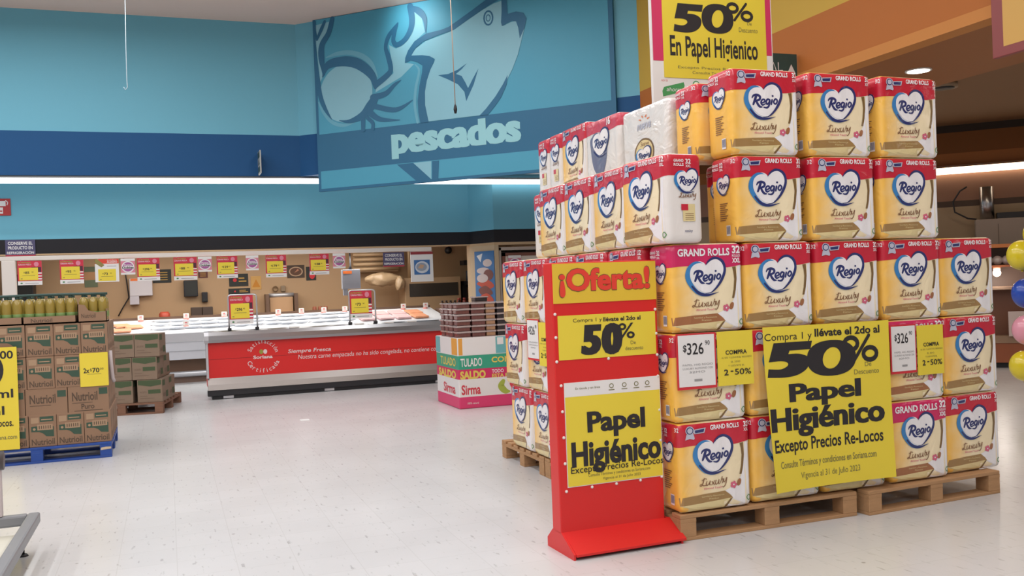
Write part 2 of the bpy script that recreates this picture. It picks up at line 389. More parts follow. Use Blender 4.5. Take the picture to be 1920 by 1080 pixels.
for P in ([(.793, 5.93, .085), (.709, 5.708, .096), (.575, 5.537, .106), (.552, 5.328, .117), (.59, 5.047, .042)],
          [(.643, 5.908, .053), (.56, 5.772, .064), (.478, 5.635, .042)], [(.478, 5.635, .042), (.445, 5.792, .047), (.45, 5.93, .047)],
          [(.563, 5.008, .021), (.673, 5.186, .127), (.949, 5.213, .159), (1.194, 5.16, .17), (1.383, 5.042, .159), (1.521, 4.89, .127), (1.561, 4.719, .064)],
          [(.43, 5.922, .032), (.445, 5.342, .042), (.468, 4.936, .085), (.509, 4.674, .085), (.601, 4.453, .064), (.707, 4.293, .011)],
          [(1.575, 4.759, .106), (1.784, 4.878, .096), (1.859, 4.971, .085), (1.821, 5.181, .085), (1.78, 5.33, .064), (1.835, 5.487, .074), (1.959, 5.613, .064), (2.021, 5.686, .021)],
          [(2.02, 5.675, .021), (1.956, 5.552, .064), (1.926, 5.413, .074), (1.994, 5.342, .085), (2.137, 5.404, .085), (2.248, 5.551, .096), (2.279, 5.709, .106), (2.253, 5.915, .106)],
          [(2.275, 5.892, .064), (2.41, 5.811, .106), (2.507, 5.675, .074), (2.514, 5.462, .011)],
          [(1.506, 4.56, .106), (1.747, 4.594, .085), (1.919, 4.718, .053), (2.039, 4.775, .011)],
          [(1.548, 4.41, .085), (1.924, 4.317, .074), (2.234, 4.436, .011)], [(1.447, 4.318, .106), (1.634, 4.194, .074), (1.987, 4.147, .011)],
          [(.855, 4.256, .011), (1.052, 4.224, .064), (1.3, 4.292, .127), (1.452, 4.421, .17), (1.554, 4.555, .127)],
          [(1.31, 4.249, .085), (1.303, 4.06, .074)], [(1.395, 4.24, .064), (1.487, 4.148, .064), (1.484, 4.06, .064)]):
    d.stroke(P, mi=0, layer=5)
d.build('crab_art', [BD, BLT, BMID], t)
d = D2()     # fish
d.poly([(2.501, 4.07), (2.442, 4.335), (2.452, 4.57), (2.522, 4.797), (2.647, 4.987), (2.659, 5.03), (2.568, 5.086), (2.234, 5.13), (2.323, 5.236), (2.512, 5.329), (2.78, 5.379), (3.011, 5.434), (3.243, 5.545), (3.503, 5.664), (3.695, 5.735), (3.827, 5.757), (3.824, 5.601), (3.807, 5.433), (3.836, 5.372), (3.961, 5.411), (4.07, 5.423), (4.186, 5.293), (4.134, 5.132), (4.064, 4.916), (3.962, 4.703), (3.846, 4.519), (3.697, 4.309), (3.501, 4.131), (3.388, 4.07)], 1, 6)
d.stroke([(2.31, 4.08, .05), (2.27, 4.35, .05), (2.30, 4.62, .05), (2.37, 4.88, .04), (2.30, 4.99, .02)], mi=2, layer=4)
d.poly([(2.121, 5.035), (2.131, 5.114), (2.187, 5.225), (2.312, 5.356), (2.517, 5.446), (2.784, 5.466), (2.916, 5.491), (3.082, 5.569), (3.312, 5.679), (3.572, 5.811), (3.806, 5.785), (3.696, 5.749), (3.503, 5.673), (3.243, 5.551), (3.011, 5.434), (2.714, 5.388), (2.462, 5.33), (2.313, 5.238), (2.244, 5.137), (2.436, 5.118), (2.568, 5.086), (2.658, 5.021), (2.576, 4.879), (2.502, 4.711), (2.461, 4.539), (2.455, 4.333), (2.507, 4.06), (2.356, 4.06), (2.329, 4.229), (2.324, 4.407), (2.364, 4.639), (2.424, 4.854), (2.435, 4.955), (2.347, 5.02), (2.231, 5.065)], 0, 7)
d.poly([(3.828, 5.785), (3.915, 5.772), (3.921, 5.544), (4.06, 5.56), (4.181, 5.519), (4.223, 5.429), (4.186, 5.293), (4.104, 5.15), (4.086, 5.308), (4.054, 5.411), (3.993, 5.429), (3.899, 5.406), (3.82, 5.375), (3.807, 5.433), (3.824, 5.601)], 0, 7)
d.ring((3.60, 5.53), .072, .105, .026, 0, 7)
d.ring((3.597, 5.53), .034, .048, .014, 0, 7)
d.poly([(2.704, 4.769), (2.885, 4.767), (3.05, 4.813), (3.208, 4.891), (3.114, 4.81), (3.014, 4.75), (3.11, 4.71), (3.17, 4.601), (3.214, 4.509), (3.3, 4.643), (3.402, 4.788), (3.312, 4.555), (3.173, 4.311), (3.148, 4.459), (3.04, 4.588), (2.881, 4.68)], 0, 7)
d.poly([(3.882, 4.628), (3.861, 4.489), (3.759, 4.302), (3.644, 4.172), (3.531, 4.065), (3.388, 4.065), (3.502, 4.159), (3.667, 4.327), (3.799, 4.496)], 0, 7)
d.poly([(1.902, 3.445), (2.2, 3.445), (2.548, 3.126), (2.281, 3.126)], 0, 3); d.poly([(2.536, 3.445), (2.662, 3.445), (2.632, 3.126), (2.522, 3.126)], 0, 3)
d.poly([(2.199, 3.445), (2.522, 3.445), (2.511, 3.163)], 1, 2)
d.build('fish_art', [BD, BLT, BMID], t)
d = D2(); d.text('pescados', 1.815, 3.535, 4.065, 4.02, 0, 3, bold=.035, fat=.016, warp=(.54, 1.35, .75))
d.build('lettering', [M('board_letter', (150, 206, 214), .5)], t)

t = thing('pull_cord', 'thin cord with dark toggle hanging before the fish board', 'cord', (3.56, 11.5, 3.68))
MB().tube([(-.012, 0, 2.29), (-.006, 0, 1.0), (0, 0, .1)], .006, 6).build('cord', M('cord_tan', (176, 150, 130), .7), t)
MB().tube([(0, 0, .12), (0, 0, .09), (0, 0, .05), (0, 0, .0)], [.006, .018, .024, .014], 10).build('toggle', dark, t)
tag(MB().tube([(-.38, 14, 5.97), (-.40, 14, 5.0), (-.405, 14, 4.5), (-.40, 14, 4.40), (-.43, 14, 4.36), (-.45, 14, 4.40)], .006, 6).build('ceiling_hook', M('wire_pale', (180, 196, 204), .4)), 'thin pale wire hook hanging from ceiling before the plain teal wall', 'hook')

# ------------------------------------------------------------------ toilet roll packs
PW, PD, PH, PR = .470, .246, .497, .036
def lump(x, z):
    return .0016 * math.cos(x / PW * 4 * 2 * PI)
def pack_front(u, v, off=0):
    hx, r = PW / 2, PR
    dx = max(0, abs(u) - (hx - r)); z0 = v - PH / 2; dz = max(0, abs(z0) - (PH / 2 - r * .8)) * 1 / .8
    q = max(0.0, 1 - (dx / r) ** 2 - (dz / r) ** 2)
    y = -(PD / 2 - r + r * math.sqrt(q)) - lump(u, v) * q - off - .0012
    return (u, y, v)
def pack_side(sgn):
    def fn(u, v, off=0):
        hy, r = PD / 2, PR
        d_ = max(0, abs(u) - (hy - r)); x = PW / 2 - r + math.sqrt(max(0, r * r - d_ * d_)) + .0016
        return (sgn * (x + off), (u if sgn > 0 else -u), v)
    return fn
def pack_body(top=None):
    bm = bmesh.new(); nx, ny, nz = 26, 10, 20
    q = bmesh.ops.create_cube(bm, size=1)
    def cut(axis, n):
        for k in range(1, n):
            co = [0, 0, 0]; co[axis] = -.5 + k / n; no = [0, 0, 0]; no[axis] = 1
            bmesh.ops.bisect_plane(bm, geom=bm.verts[:] + bm.edges[:] + bm.faces[:], plane_co=co, plane_no=no)
    cut(0, nx); cut(1, ny); cut(2, nz)
    for v in bm.verts:
        p = Vector((v.co.x * PW, v.co.y * PD, v.co.z * PH)); rz = PR * .8
        c = Vector((max(-PW / 2 + PR, min(PW / 2 - PR, p.x)), max(-PD / 2 + PR, min(PD / 2 - PR, p.y)), max(-PH / 2 + rz, min(PH / 2 - rz, p.z))))
        dd = Vector(((p.x - c.x) / PR, (p.y - c.y) / PR, (p.z - c.z) / rz))
        # cube -> rounded
        m = max(abs(dd.x), abs(dd.y), abs(dd.z))
        if m > 0 and dd.length > 1e-6: dd = dd.normalized() * m
        p = c + Vector((dd.x * PR, dd.y * PR, dd.z * rz))
        if abs(dd.y) > .3: p.y += lump(p.x, p.z + PH / 2) * dd.y
        v.co = Vector((p.x, p.y, p.z + PH / 2))
    return bm
def wrap_mat(name, kind='luxury'):
    m = bpy.data.materials.new(name); m.use_nodes = True; nt = m.node_tree; b = nt.nodes['Principled BSDF']
    tc = nt.nodes.new('ShaderNodeTexCoord'); s = nt.nodes.new('ShaderNodeSeparateXYZ'); nt.links.new(tc.outputs['Object'], s.inputs[0])
    n = nt.nodes.new('ShaderNodeTexNoise'); n.inputs['Scale'].default_value = 9; nt.links.new(tc.outputs['Object'], n.inputs['Vector'])
    if kind == 'luxury':
        xx = node_math(nt, 'ADD', s.outputs[0], node_math(nt, 'MULTIPLY', node_math(nt, 'SUBTRACT', n.outputs['Fac'], .5), .12))
        mr = nt.nodes.new('ShaderNodeMapRange'); mr.inputs[1].default_value = -.21; mr.inputs[2].default_value = -.03; nt.links.new(xx, mr.inputs[0])
        a = nt.nodes.new('ShaderNodeMix'); a.data_type = 'RGBA'; a.inputs[6].default_value = lin((246, 192, 84)); a.inputs[7].default_value = lin((242, 226, 188)); nt.links.new(mr.outputs[0], a.inputs[0])
        k = node_math(nt, 'GREATER_THAN', s.outputs[0], .196)
        c = nt.nodes.new('ShaderNodeMix'); c.data_type = 'RGBA'; c.inputs[7].default_value = lin((230, 225, 220)); nt.links.new(k, c.inputs[0]); nt.links.new(a.outputs[2], c.inputs[6])
        nt.links.new(c.outputs[2], b.inputs['Base Color'])
    else: b.inputs['Base Color'].default_value = lin((226, 224, 222))
    b.inputs['Roughness'].default_value = .38; b.inputs['Coat Weight'].default_value = .55 if kind == 'luxury' else .9; b.inputs['Coat Roughness'].default_value = .1
    return film(m, .35 if kind == 'luxury' else .8)
def film(m, st):
    """crinkled plastic film over the print"""
    nt = m.node_tree; b = nt.nodes['Principled BSDF']
    tc = nt.nodes.new('ShaderNodeTexCoord'); oi = nt.nodes.new('ShaderNodeObjectInfo')
    ad = nt.nodes.new('ShaderNodeVectorMath'); ad.operation = 'ADD'; nt.links.new(tc.outputs['Object'], ad.inputs[0]); nt.links.new(oi.outputs['Location'], ad.inputs[1])
    n = nt.nodes.new('ShaderNodeTexNoise'); n.inputs['Scale'].default_value = 7; n.inputs['Detail'].default_value = 3; n.inputs['Distortion'].default_value = 1.2
    nt.links.new(ad.outputs[0], n.inputs['Vector'])
    bp = nt.nodes.new('ShaderNodeBump'); bp.inputs['Strength'].default_value = st; bp.inputs['Distance'].default_value = .02
    nt.links.new(n.outputs['Fac'], bp.inputs['Height']); nt.links.new(bp.outputs[0], b.inputs['Coat Normal']); nt.links.new(bp.outputs[0], b.inputs['Normal'])
    return m
def pm(name, rgb, st=.3):
    m = M(name, rgb, .4, coat=.5)
    return film(m, st) if not m.get('f') else m
wrapL = wrap_mat('printed_wrap'); wrapW = wrap_mat('clear_crinkled_wrap', 'white')
hdr_red, hdr_mag = pm('header_red', (196, 26, 52)), pm('header_magenta', (204, 30, 92))
P_white, P_navy, P_blue, P_brown = pm('print_white', (236, 234, 236)), pm('print_navy', (34, 44, 104)), pm('print_blue', (52, 128, 190)), pm('print_brown', (128, 88, 58))
P_gold, P_tan, P_silver, P_pink, P_green, P_gdark = pm('print_gold', (158, 124, 74)), pm('print_cream', (222, 204, 150)), pm('print_silver', (186, 188, 204)), pm('print_pink', (206, 96, 124)), pm('print_green', (92, 140, 84)), pm('print_dark_gold', (120, 92, 50))
P_copper = pm('print_copper', (160, 104, 64))
def K(x, y):         # art measured on the pack front, 875 x 975 units
    x = x - 30 * (y - 75) / 975 - 5
    return (x / 875 * PW - PW / 2, (1050 - y) / 975 * PH)
KS = PW / 875
def KP(P): return [K(*p) for p in P]
def KW(P): return [K(p[0], p[1]) + (p[2] * KS,) for p in P]
def KT(d, s, x0, y0, x1, y1, **kw):
    a = K(x0, y1); b_ = K(x1, y0); return d.text(s, a[0], a[1], b_[0], b_[1], **kw)
HEART = [(236, 425), (248, 350), (298, 305), (360, 292), (405, 304), (432, 326), (460, 288), (510, 260), (568, 258), (618, 296), (640, 362), (622, 436), (580, 512), (520, 585), (470, 618), (395, 610), (325, 565), (262, 500)]
def regio(d, f, mi, layer):
    """hand-drawn heart-logo name; f maps art units to the panel"""
    S = lambda P: d.stroke([f(p[0], p[1]) + (p[2] * f.k,) for p in P], mi=mi, layer=layer)
    S([(336, 392, 30), (318, 440, 32), (298, 486, 24)])
    S([(283, 412, 14), (300, 388, 22), (345, 378, 26), (382, 396, 28), (376, 430, 26), (325, 448, 20)])
    S([(335, 442, 24), (356, 482, 28), (380, 508, 26), (408, 514, 12)])
    S([(402, 468, 16), (436, 456, 18), (438, 430, 18), (412, 430, 18), (396, 462, 22), (412, 490, 20), (446, 478, 12)])
    S([(506, 430, 18), (478, 424, 20), (458, 452, 22), (470, 480, 20), (494, 462, 18), (508, 430, 20), (497, 492, 22), (468, 520, 20), (428, 516, 12)])
    S([(538, 430, 22), (526, 478, 22)]); d.ell(f(546, 384), 13 * f.k, 11 * f.k, mi, layer, 12)
    d.stroke([f(582, 416) + (18 * f.k,), f(604, 440) + (20 * f.k,), f(582, 474) + (18 * f.k,), f(558, 452) + (20 * f.k,)], mi=mi, layer=layer, closed=True)
def heart(d, f, full=True):
    q = f.k
    d.poly([f(p[0] + (p[0] - 440) * .13, p[1] + (p[1] - 440) * .13) for p in HEART], 0, 3, True)
    d.stroke([f(p[0], p[1]) + (p[2] * q,) for p in ((408, 312, 4), (352, 288, 22), (285, 300, 40), (225, 360, 52), (212, 450, 56), (262, 545, 50), (345, 620, 40), (450, 645, 26), (585, 618, 2))], mi=2, layer=4)
    d.stroke([f(p[0], p[1]) + (p[2] * q,) for p in ((262, 545, 20), (345, 620, 30), (450, 645, 24), (585, 618, 2))], mi=1, layer=5)
    d.stroke([f(p[0], p[1]) + (p[2] * q,) for p in ((424, 318, 4), (468, 268, 22), (540, 243, 32), (620, 280, 42), (652, 365, 38), (632, 452, 34), (578, 545, 24), (500, 612, 14), (420, 628, 2))], mi=1, layer=5)
    d.poly([f(*p) for p in HEART], 0, 6, True)
    regio(d, f, 1, 7)
def fK(x, y): return K(x, y)
fK.k = KS
LUX = [[(318, 690, 9), (304, 735, 12), (282, 768, 9), (262, 764, 7), (278, 750, 7), (308, 768, 8), (345, 768, 6)],
       [(352, 725, 8), (342, 758, 11), (354, 769, 9), (376, 752, 8), (390, 722, 8), (382, 762, 11), (396, 768, 7)],
       [(406, 730, 7), (420, 745, 11), (436, 770, 9)], [(444, 722, 7), (424, 748, 8), (402, 772, 7)],
       [(458, 722, 8), (448, 756, 11), (460, 767, 9), (482, 750, 8), (494, 718, 8), (488, 760, 11), (500, 766, 7)],
       [(505, 765, 7), (528, 715, 8), (536, 690, 8), (530, 720, 9), (548, 722, 9), (536, 762, 10)],
       [(556, 718, 8), (552, 746, 10), (568, 750, 8), (592, 706, 8), (578, 775, 10), (552, 808, 9), (535, 796, 6)],
       [(285, 712, 6), (330, 694, 8), (350, 704, 6)]]
def pack_prints(variant, parent):
    """heart, lettering and ribbon; variant 'badge' or 'large'"""
    d = D2(); heart(d, fK); d.build('heart_logo', [P_white, P_navy, P_blue], parent, pack_front, .0235, .0006)
    d = D2()
    for S in LUX: d.stroke(KW(S), mi=0, layer=3)
    KT(d, 'Almond Touch', 310, 792, 530, 814, mi=3, layer=3, bold=.01)
    LM = [P_brown, P_white, P_silver, P_pink, P_navy]
    d.build('name_lettering', LM, parent, pack_front, .0235, .0008); d = D2()
    if variant == 'badge':
        KT(d, 'GRAND ROLLS', 392, 112, 742, 166, mi=1, layer=4, bold=.03)
        KT(d, '32', 800, 108, 858, 168, mi=1, layer=4, bold=.03); KT(d, 'XXL', 802, 180, 860, 215, mi=1, layer=4, bold=.02)
        KT(d, '32', 3, 118, 24, 168, mi=1, layer=4, bold=.02)
        d.build('header_lettering', LM, parent, pack_front, .0235, .0008); d = D2()
        d.ell(K(148, 155), 50 * KS, 46 * KS, 2, 4); d.ell(K(148, 155), 40 * KS, 37 * KS, 4, 5); d.ell(K(148, 155), 30 * KS, 28 * KS, 2, 6)
        d.poly(KP([(95, 255), (108, 195), (190, 190), (205, 240), (195, 255), (150, 242)]), 2, 4)
        d.poly(KP([(190, 146), (340, 134), (325, 190), (200, 195)]), 2, 4); d.poly(KP([(205, 156), (322, 146), (312, 180), (210, 185)]), 4, 5)
        d.build('award_badge', LM, parent, pack_front, .0235, .0008)
    else:
        KT(d, 'GRAND ROLLS', 95, 132, 715, 216, mi=1, layer=4, bold=.035)
        KT(d, '32', 750, 108, 846, 196, mi=1, layer=4, bold=.04); KT(d, 'ROLLOS', 750, 206, 850, 234, mi=1, layer=4, bold=.02); KT(d, 'XXL', 750, 246, 850, 300, mi=1, layer=4, bold=.04)
        d.build('header_lettering', LM, parent, pack_front, .0235, .0008)
    d = D2()
    d.poly(KP([(812, 345), (806, 500), (790, 640), (765, 712), (700, 790), (620, 832), (572, 852), (640, 905), (662, 935), (600, 1025), (592, 1046), (868, 1046), (868, 330)]), 0, 1)
    d.poly(KP([(752, 345), (796, 340), (806, 480), (795, 600), (776, 690), (748, 690), (768, 600), (778, 480), (768, 400)]), 1, 2)
    rb = 3 if variant == 'large' else 2
    d.poly(KP([(36, 880), (300, 862), (570, 852), (620, 890), (662, 936), (400, 950), (44, 968)]), rb, 2)
    d.poly(KP([(44, 968), (400, 950), (662, 936), (590, 1032), (300, 1030), (60, 1044)]), 4, 2)
    d.poly(KP([(662, 936), (590, 1034), (560, 1030), (632, 944)]), 5, 3)
    RM = [P_white, P_gdark, P_gold, P_copper, P_tan, P_gdark, P_pink, P_green]
    KT(d, 'Suavidad y Resistencia', 285, 880, 560, 902, mi=4, layer=3); KT(d, 'Premium', 380, 910, 490, 928, mi=4, layer=3)
    d.build('ribbon_print', RM, parent, pack_front, .0235, .0005); d = D2()
    for a in range(5):
        c = (672 + 24 * math.cos(a * 1.256), 795 + 24 * math.sin(a * 1.256)); d.ell(K(*c), 17 * KS, 17 * KS, 6, 4, 10)
    d.ell(K(672, 795), 9 * KS, 9 * KS, 0, 5, 10)
    d.poly(KP([(712, 800), (722, 755), (750, 735), (768, 752), (760, 795), (735, 815)]), 3, 3, True)
    d.stroke([K(860, 925), K(884, 955), K(860, 985), K(836, 955)], 9 * KS, 7, 3, closed=True)
    d.build('flower_print', RM, parent, pack_front, .0235, .0007)
    # end panels
    d = D2()
    def fS(x, y): return ((x - 440) * .00028 + .015, .335 - (y - 440) * .00028)
    fS.k = .00028; heart(d, fS)
    for i in range(9): d.rect(-.03, .225 - i * .012, .05 - .012 * (i % 3), .230 - i * .012, 3, 2)
    d.rect(.03, .04, .07, .1, 0, 2)
    for i in range(6): d.rect(.034 + i * .006, .05, .037 + i * .006, .095, 1, 3)
    d.text('GRAND', -.095, .447, -.03, .463, 0, 3, bold=.03); d.text('ROLLS', -.095, .425, -.03, .441, 0, 3, bold=.03); d.text('32', -.02, .437, .015, .465, 0, 3, bold=.03); d.text('XXL', -.02, .418, .015, .432, 0, 3, bold=.02)
    d.build('end_print', [P_white, P_navy, P_blue, P_brown], parent, pack_side(-1), .0235, .0006)
    d = D2()
    def fR(x, y): return ((x - 440) * .00033 + .02, .345 - (y - 440) * .00033)
    fR.k = .00033; heart(d, fR)
    for S in LUX: d.stroke([((p[0] - 430) * .00034 + .02, .262 - (p[1] - 740) * .00034, p[2] * .0004) for p in S], mi=3, layer=3)
    d.rect(-.015, .12, .065, .215, 4, 2); d.rect(-.025, .18, .02, .215, 5, 3)
    for i in range(4): d.rect(.0, .13 + i * .01, .055, .133 + i * .01, 3, 3)
    d.text('essity', -.005, .055, .045, .075, 1, 3)
    d.text('GRAND', -.065, .447, .0, .463, 0, 3, bold=.03); d.text('ROLLS', -.065, .425, .0, .441, 0, 3, bold=.03); d.text('32', .012, .437, .047, .465, 0, 3, bold=.03); d.text('XXL', .012, .418, .047, .432, 0, 3, bold=.02)
    d.build('end_print', [P_white, P_navy, P_blue, P_brown, P_tan, hdr_red], parent, pack_side(1), .0235, .0006)
def header(parent, mat, z=.362, wave=True):
    bm = pack_body()
    wv = lambda x: (.010 * math.cos((x + .10) * 9) - (.02 * max(0, (x - .13) / .1) * -1 if x > .13 else 0)) if wave else 0
    for v in bm.verts: v.co.z -= wv(v.co.x)
    bmesh.ops.bisect_plane(bm, geom=bm.verts[:] + bm.edges[:] + bm.faces[:], plane_co=(0, 0, z), plane_no=(0, 0, 1), clear_inner=True)
    for v in bm.verts: v.co.z += wv(v.co.x)
    bmesh.ops.recalc_face_normals(bm, faces=bm.faces); bm.normal_update()
    c = Vector((0, 0, PH / 2))
    for v in bm.verts: v.co += v.normal * .0011
    # film folds at the top stay the wrap's own pale colour
    bmesh.ops.delete(bm, geom=[f for f in bm.faces if f.normal.z > .8], context='FACES')
    for f in bm.faces: f.smooth = True
    me = bpy.data.meshes.new('header_band'); bm.to_mesh(me); bm.free()
    return link('header_band', me, mat, parent)
def body(parent, mat, name='wrapper'):
    bm = pack_body(); bmesh.ops.recalc_face_normals(bm, faces=bm.faces)
    for f in bm.faces: f.smooth = True
    me = bpy.data.meshes.new(name); bm.to_mesh(me); bm.free(); return link(name, me, mat, parent)
def make_pack(variant):
    t = thing('toilet_roll_pack', '-', 'toilet paper')
    body(t, wrapL); header(t, hdr_mag if variant == 'large' else hdr_red); pack_prints(variant, t); return t
packA = make_pack('badge'); packB = make_pack('large')
used = {}
def place(src, x, y, z, rz, label, group):
    """x, y = centre of the pack's base"""
    jr = (random.random() - .5) * .03
    if not used.get(src.name):
        used[src.name] = 1; src.location = (x, y, z); src.rotation_euler = (0, 0, rz + jr); src['label'] = label; src['group'] = group; return src
    return dup(src, (x, y, z), rz + jr, label, group)
TIER = ['bottom', 'second lowest', 'middle', 'fourth', 'top']
ZL = [.149, .648, 1.147, 1.646, 2.145]
FRONT = 'packs on the front of the stack'; SIDE = 'packs on the left side of the stack'
def frontx(i):     # left edges along the front, the right-hand pallet standing slightly askew
    return [2.61, 3.10, 3.59, 4.09, 4.575][i]
names = ['by the red stand', 'second from the red stand', 'in the middle column', 'second from the balloon end', 'at the balloon end']
for L in range(3):
    for i in range(5):
        x0 = frontx(i) + (.006 * (L == 0)) + random.uniform(-.006, .006); y0 = [4.55, 4.56, 4.565, 4.58, 4.62][i] + random.uniform(-.008, .008)
        rz = [0, 0, .01, .03, .05][i]
        big = (L == 2 and i == 0) or (i == 3 and L in (0, 1))
        src = packB if big else packA
        extra = 'magenta-topped' if big else 'red-topped'
        place(src, x0 + PW / 2, y0 + PD / 2, ZL[L], rz, f'{extra} yellow toilet roll pack {names[i]} of the {TIER[L]} front tier', FRONT)
for L in (3, 4):
    for i, (x0, y0, rz) in enumerate([(3.045, 4.55, 0), (3.57, 4.555, .0), (4.095, 4.57, .02)]):
        place(packA, x0 + PW / 2 + random.uniform(-.01, .01), y0 + PD / 2 + random.uniform(-.01, .01), ZL[L], rz + (.02 if L == 4 else 0), f'red-topped yellow toilet roll pack {["at the sign end", "in the middle", "at the balloon end"][i]} of the {TIER[L]} front tier', FRONT)
# left side, print turned to the left (front faces -x)
sn = ['nearest', 'second nearest', 'third nearest', 'fourth nearest', 'farthest']
for L in range(3):
    for k in range(5):
        yc = 5.07 + k * .492 - (.06 * k / 4 if L == 0 else 0); xf = 2.60 + random.uniform(-.006, .006) - (.0 if L else -.01)
        if L == 2: xf -= .01
        place(packA, xf + PD / 2, yc, ZL[L], -PI / 2, f'toilet roll pack facing left, {sn[k]} the red stand in the {TIER[L]} side tier', SIDE)
for k, (xf, y0) in enumerate([(2.56, 4.52), (2.585, 5.00), (2.59, 5.48), (2.60, 5.955)]):
    place(packA, xf + PD / 2, y0 + PW / 2 - .005, ZL[3], -PI / 2 + (.05 if k == 0 else 0), f'toilet roll pack facing left, {["at the near end", "second from the near end", "second from the far end", "at the far end"][k]} of the fourth side tier', SIDE)
place(packA, 2.70 + PW / 2, 6.66, ZL[3], PI, 'toilet roll pack turned end-on behind the fourth side tier', SIDE)
place(packA, 2.95 + PW / 2, 6.90, ZL[4], PI, 'toilet roll pack turned end-on at the far end of the top side tier', SIDE)
place(packA, 2.96 + PW / 2, 7.165, ZL[4], PI, 'farthest end-on toilet roll pack of the top side tier, a sliver showing', SIDE)
place(packA, 2.94 + PD / 2, 6.51, ZL[4], -PI / 2, 'toilet roll pack facing left on top, between the white end-on packs and the grey pack', SIDE)
# grey and white packs
P_grey = pm('print_grey_blue', (104, 110, 138), .6); P_film = pm('film_red', (196, 58, 80), .7); P_orange = pm('print_orange', (222, 120, 60), .6)
tg = thing('toilet_roll_pack', 'crinkled pack with dark grey heart print in the top side tier', 'toilet paper', (2.92 + PD / 2, 5.98, ZL[4]), -PI / 2, SIDE); tg.scale = (1.14, 1, .93)
body(tg, wrapW); header(tg, P_film, .385)
d = D2(); d.poly(KP([(180, 330), (560, 330), (600, 520), (560, 760), (470, 930), (330, 900), (230, 760), (170, 520)]), 0, 1, True)
d.build('grey_panel', [P_grey], tg, pack_front, .0235, .0006)
d = D2(); heart(d, fK); d.build('heart_logo', [P_white, P_navy, P_grey], tg, pack_front, .0235, .0006)
d = D2(); KT(d, '16', 600, 110, 700, 220, mi=0, layer=4, bold=.04); d.build('lettering', [P_white], tg, pack_front, .0235, .0008)
tw = thing('toilet_roll_pack', 'plain white plastic-wrapped pack with round cream emblem in the top side tier', 'toilet paper', (2.93 + PD / 2, 5.38, ZL[4]), -PI / 2, SIDE); tw.scale = (1.30, 1, .87)
o = body(tw, wrapW); 
d = D2(); d.ell(K(470, 760), 190 * KS, 200 * KS, 0, 1); d.ell(K(470, 760), 165 * KS, 175 * KS, 1, 2)
d.build('emblem', [P_gdark, P_tan], tw, pack_front, .0235, .0006)
d = D2()
def fW(x, y): return (lambda q: (q[0], q[1]))(K(470 + (x - 440) * .62, 800 + (y - 440) * .62))
fW.k = KS * .62; heart(d, fW); d.build('heart_logo', [P_white, P_navy, P_blue], tw, pack_front, .0235, .0012)
d = D2(); KT(d, 'Suave', 400, 600, 560, 660, mi=0, layer=3, shear=.3); KT(d, 'nueva', 330, 330, 600, 420, mi=1, layer=3, shear=.3, bold=.02)
for i in range(4): d.stroke([K(470 + 70 * math.cos(i * .8 + .3), 300 - 60 * math.sin(i * .8 + .3)) + (.01,), K(470 + 110 * math.cos(i * .8 + .3), 300 - 90 * math.sin(i * .8 + .3)) + (.004,)], mi=2, layer=3)
d.build('lettering', [P_brown, P_silver, P_orange], tw, pack_front, .0235, .0008)
place(packA, 2.965 + PW / 2, 4.925, ZL[4], 0, 'pack just behind the left top-tier pack, yellow end showing', FRONT).scale = (1, 1, .93)
for L in range(4):          # the heart of the stack, carrying the top tier
    for k in range(2): place(packA, 3.19 + PW / 2 + k * .49, 4.965, ZL[L], 0, 'toilet roll pack buried inside the stack', 'packs buried inside the stack')
    for k in range(5):
        if L == 3 and k >= 3:
            place(packA, 2.94 + PW / 2, 6.915 + (k - 3) * .25, ZL[L], PI, 'toilet roll pack buried inside the stack', 'packs buried inside the stack'); continue
        place(packA, 2.90 + PD / 2, 5.31 + k * .487, ZL[L], -PI / 2, 'toilet roll pack buried inside the stack', 'packs buried inside the stack')
# ------------------------------------------------------------------ pallets
def pallet(x, y, wx, wy, mat, label, rz=0, notch=False, name='pallet'):
    t = thing(name, label, 'pallet', (x, y, 0), rz)      # origin: front left corner
    n = 7; bw = wx / (n + .8)
    # deck boards run front to back or left to right: here left to right
    bw = .095; m = 7; gap = (wy - bw * m) / (m - 1)
    for k in range(m):
        MB().box(0, k * (bw + gap), .122, wx, k * (bw + gap) + bw, .144, bev=.003).build('deck_board', mat, t)
    for k in range(3):
        x0 = k * (wx - .1) / 2
        MB().box(x0, 0, .1, x0 + .1, wy, .122).build('stringer', mat, t)
        for j in range(3):
            y0 = j * (wy - .1) / 2
            MB().box(x0, y0, .02, x0 + .1, y0 + .1, .1, bev=.003).build('block', mat, t)
    for j in range(3):
        y0 = j * (wy - .1) / 2
        MB().box(0, y0, 0, wx, y0 + .1, .02, bev=.003).build('bottom_board', mat, t)
    return t
pallet(2.61, 4.54, 1.2, 1.0, wood, 'worn wooden pallet under the front left corner of the roll stack')
pallet(3.865, 4.50, 1.10, 1.0, wood, 'wooden pallet under the right half of the roll stack', .06)
pallet(2.62, 5.60, 1.2, .94, wood, 'wooden pallet under the middle of the stack, left side')
pallet(2.62, 6.56, 1.2, .94, wood, 'wooden pallet at the far end of the stack, left side')

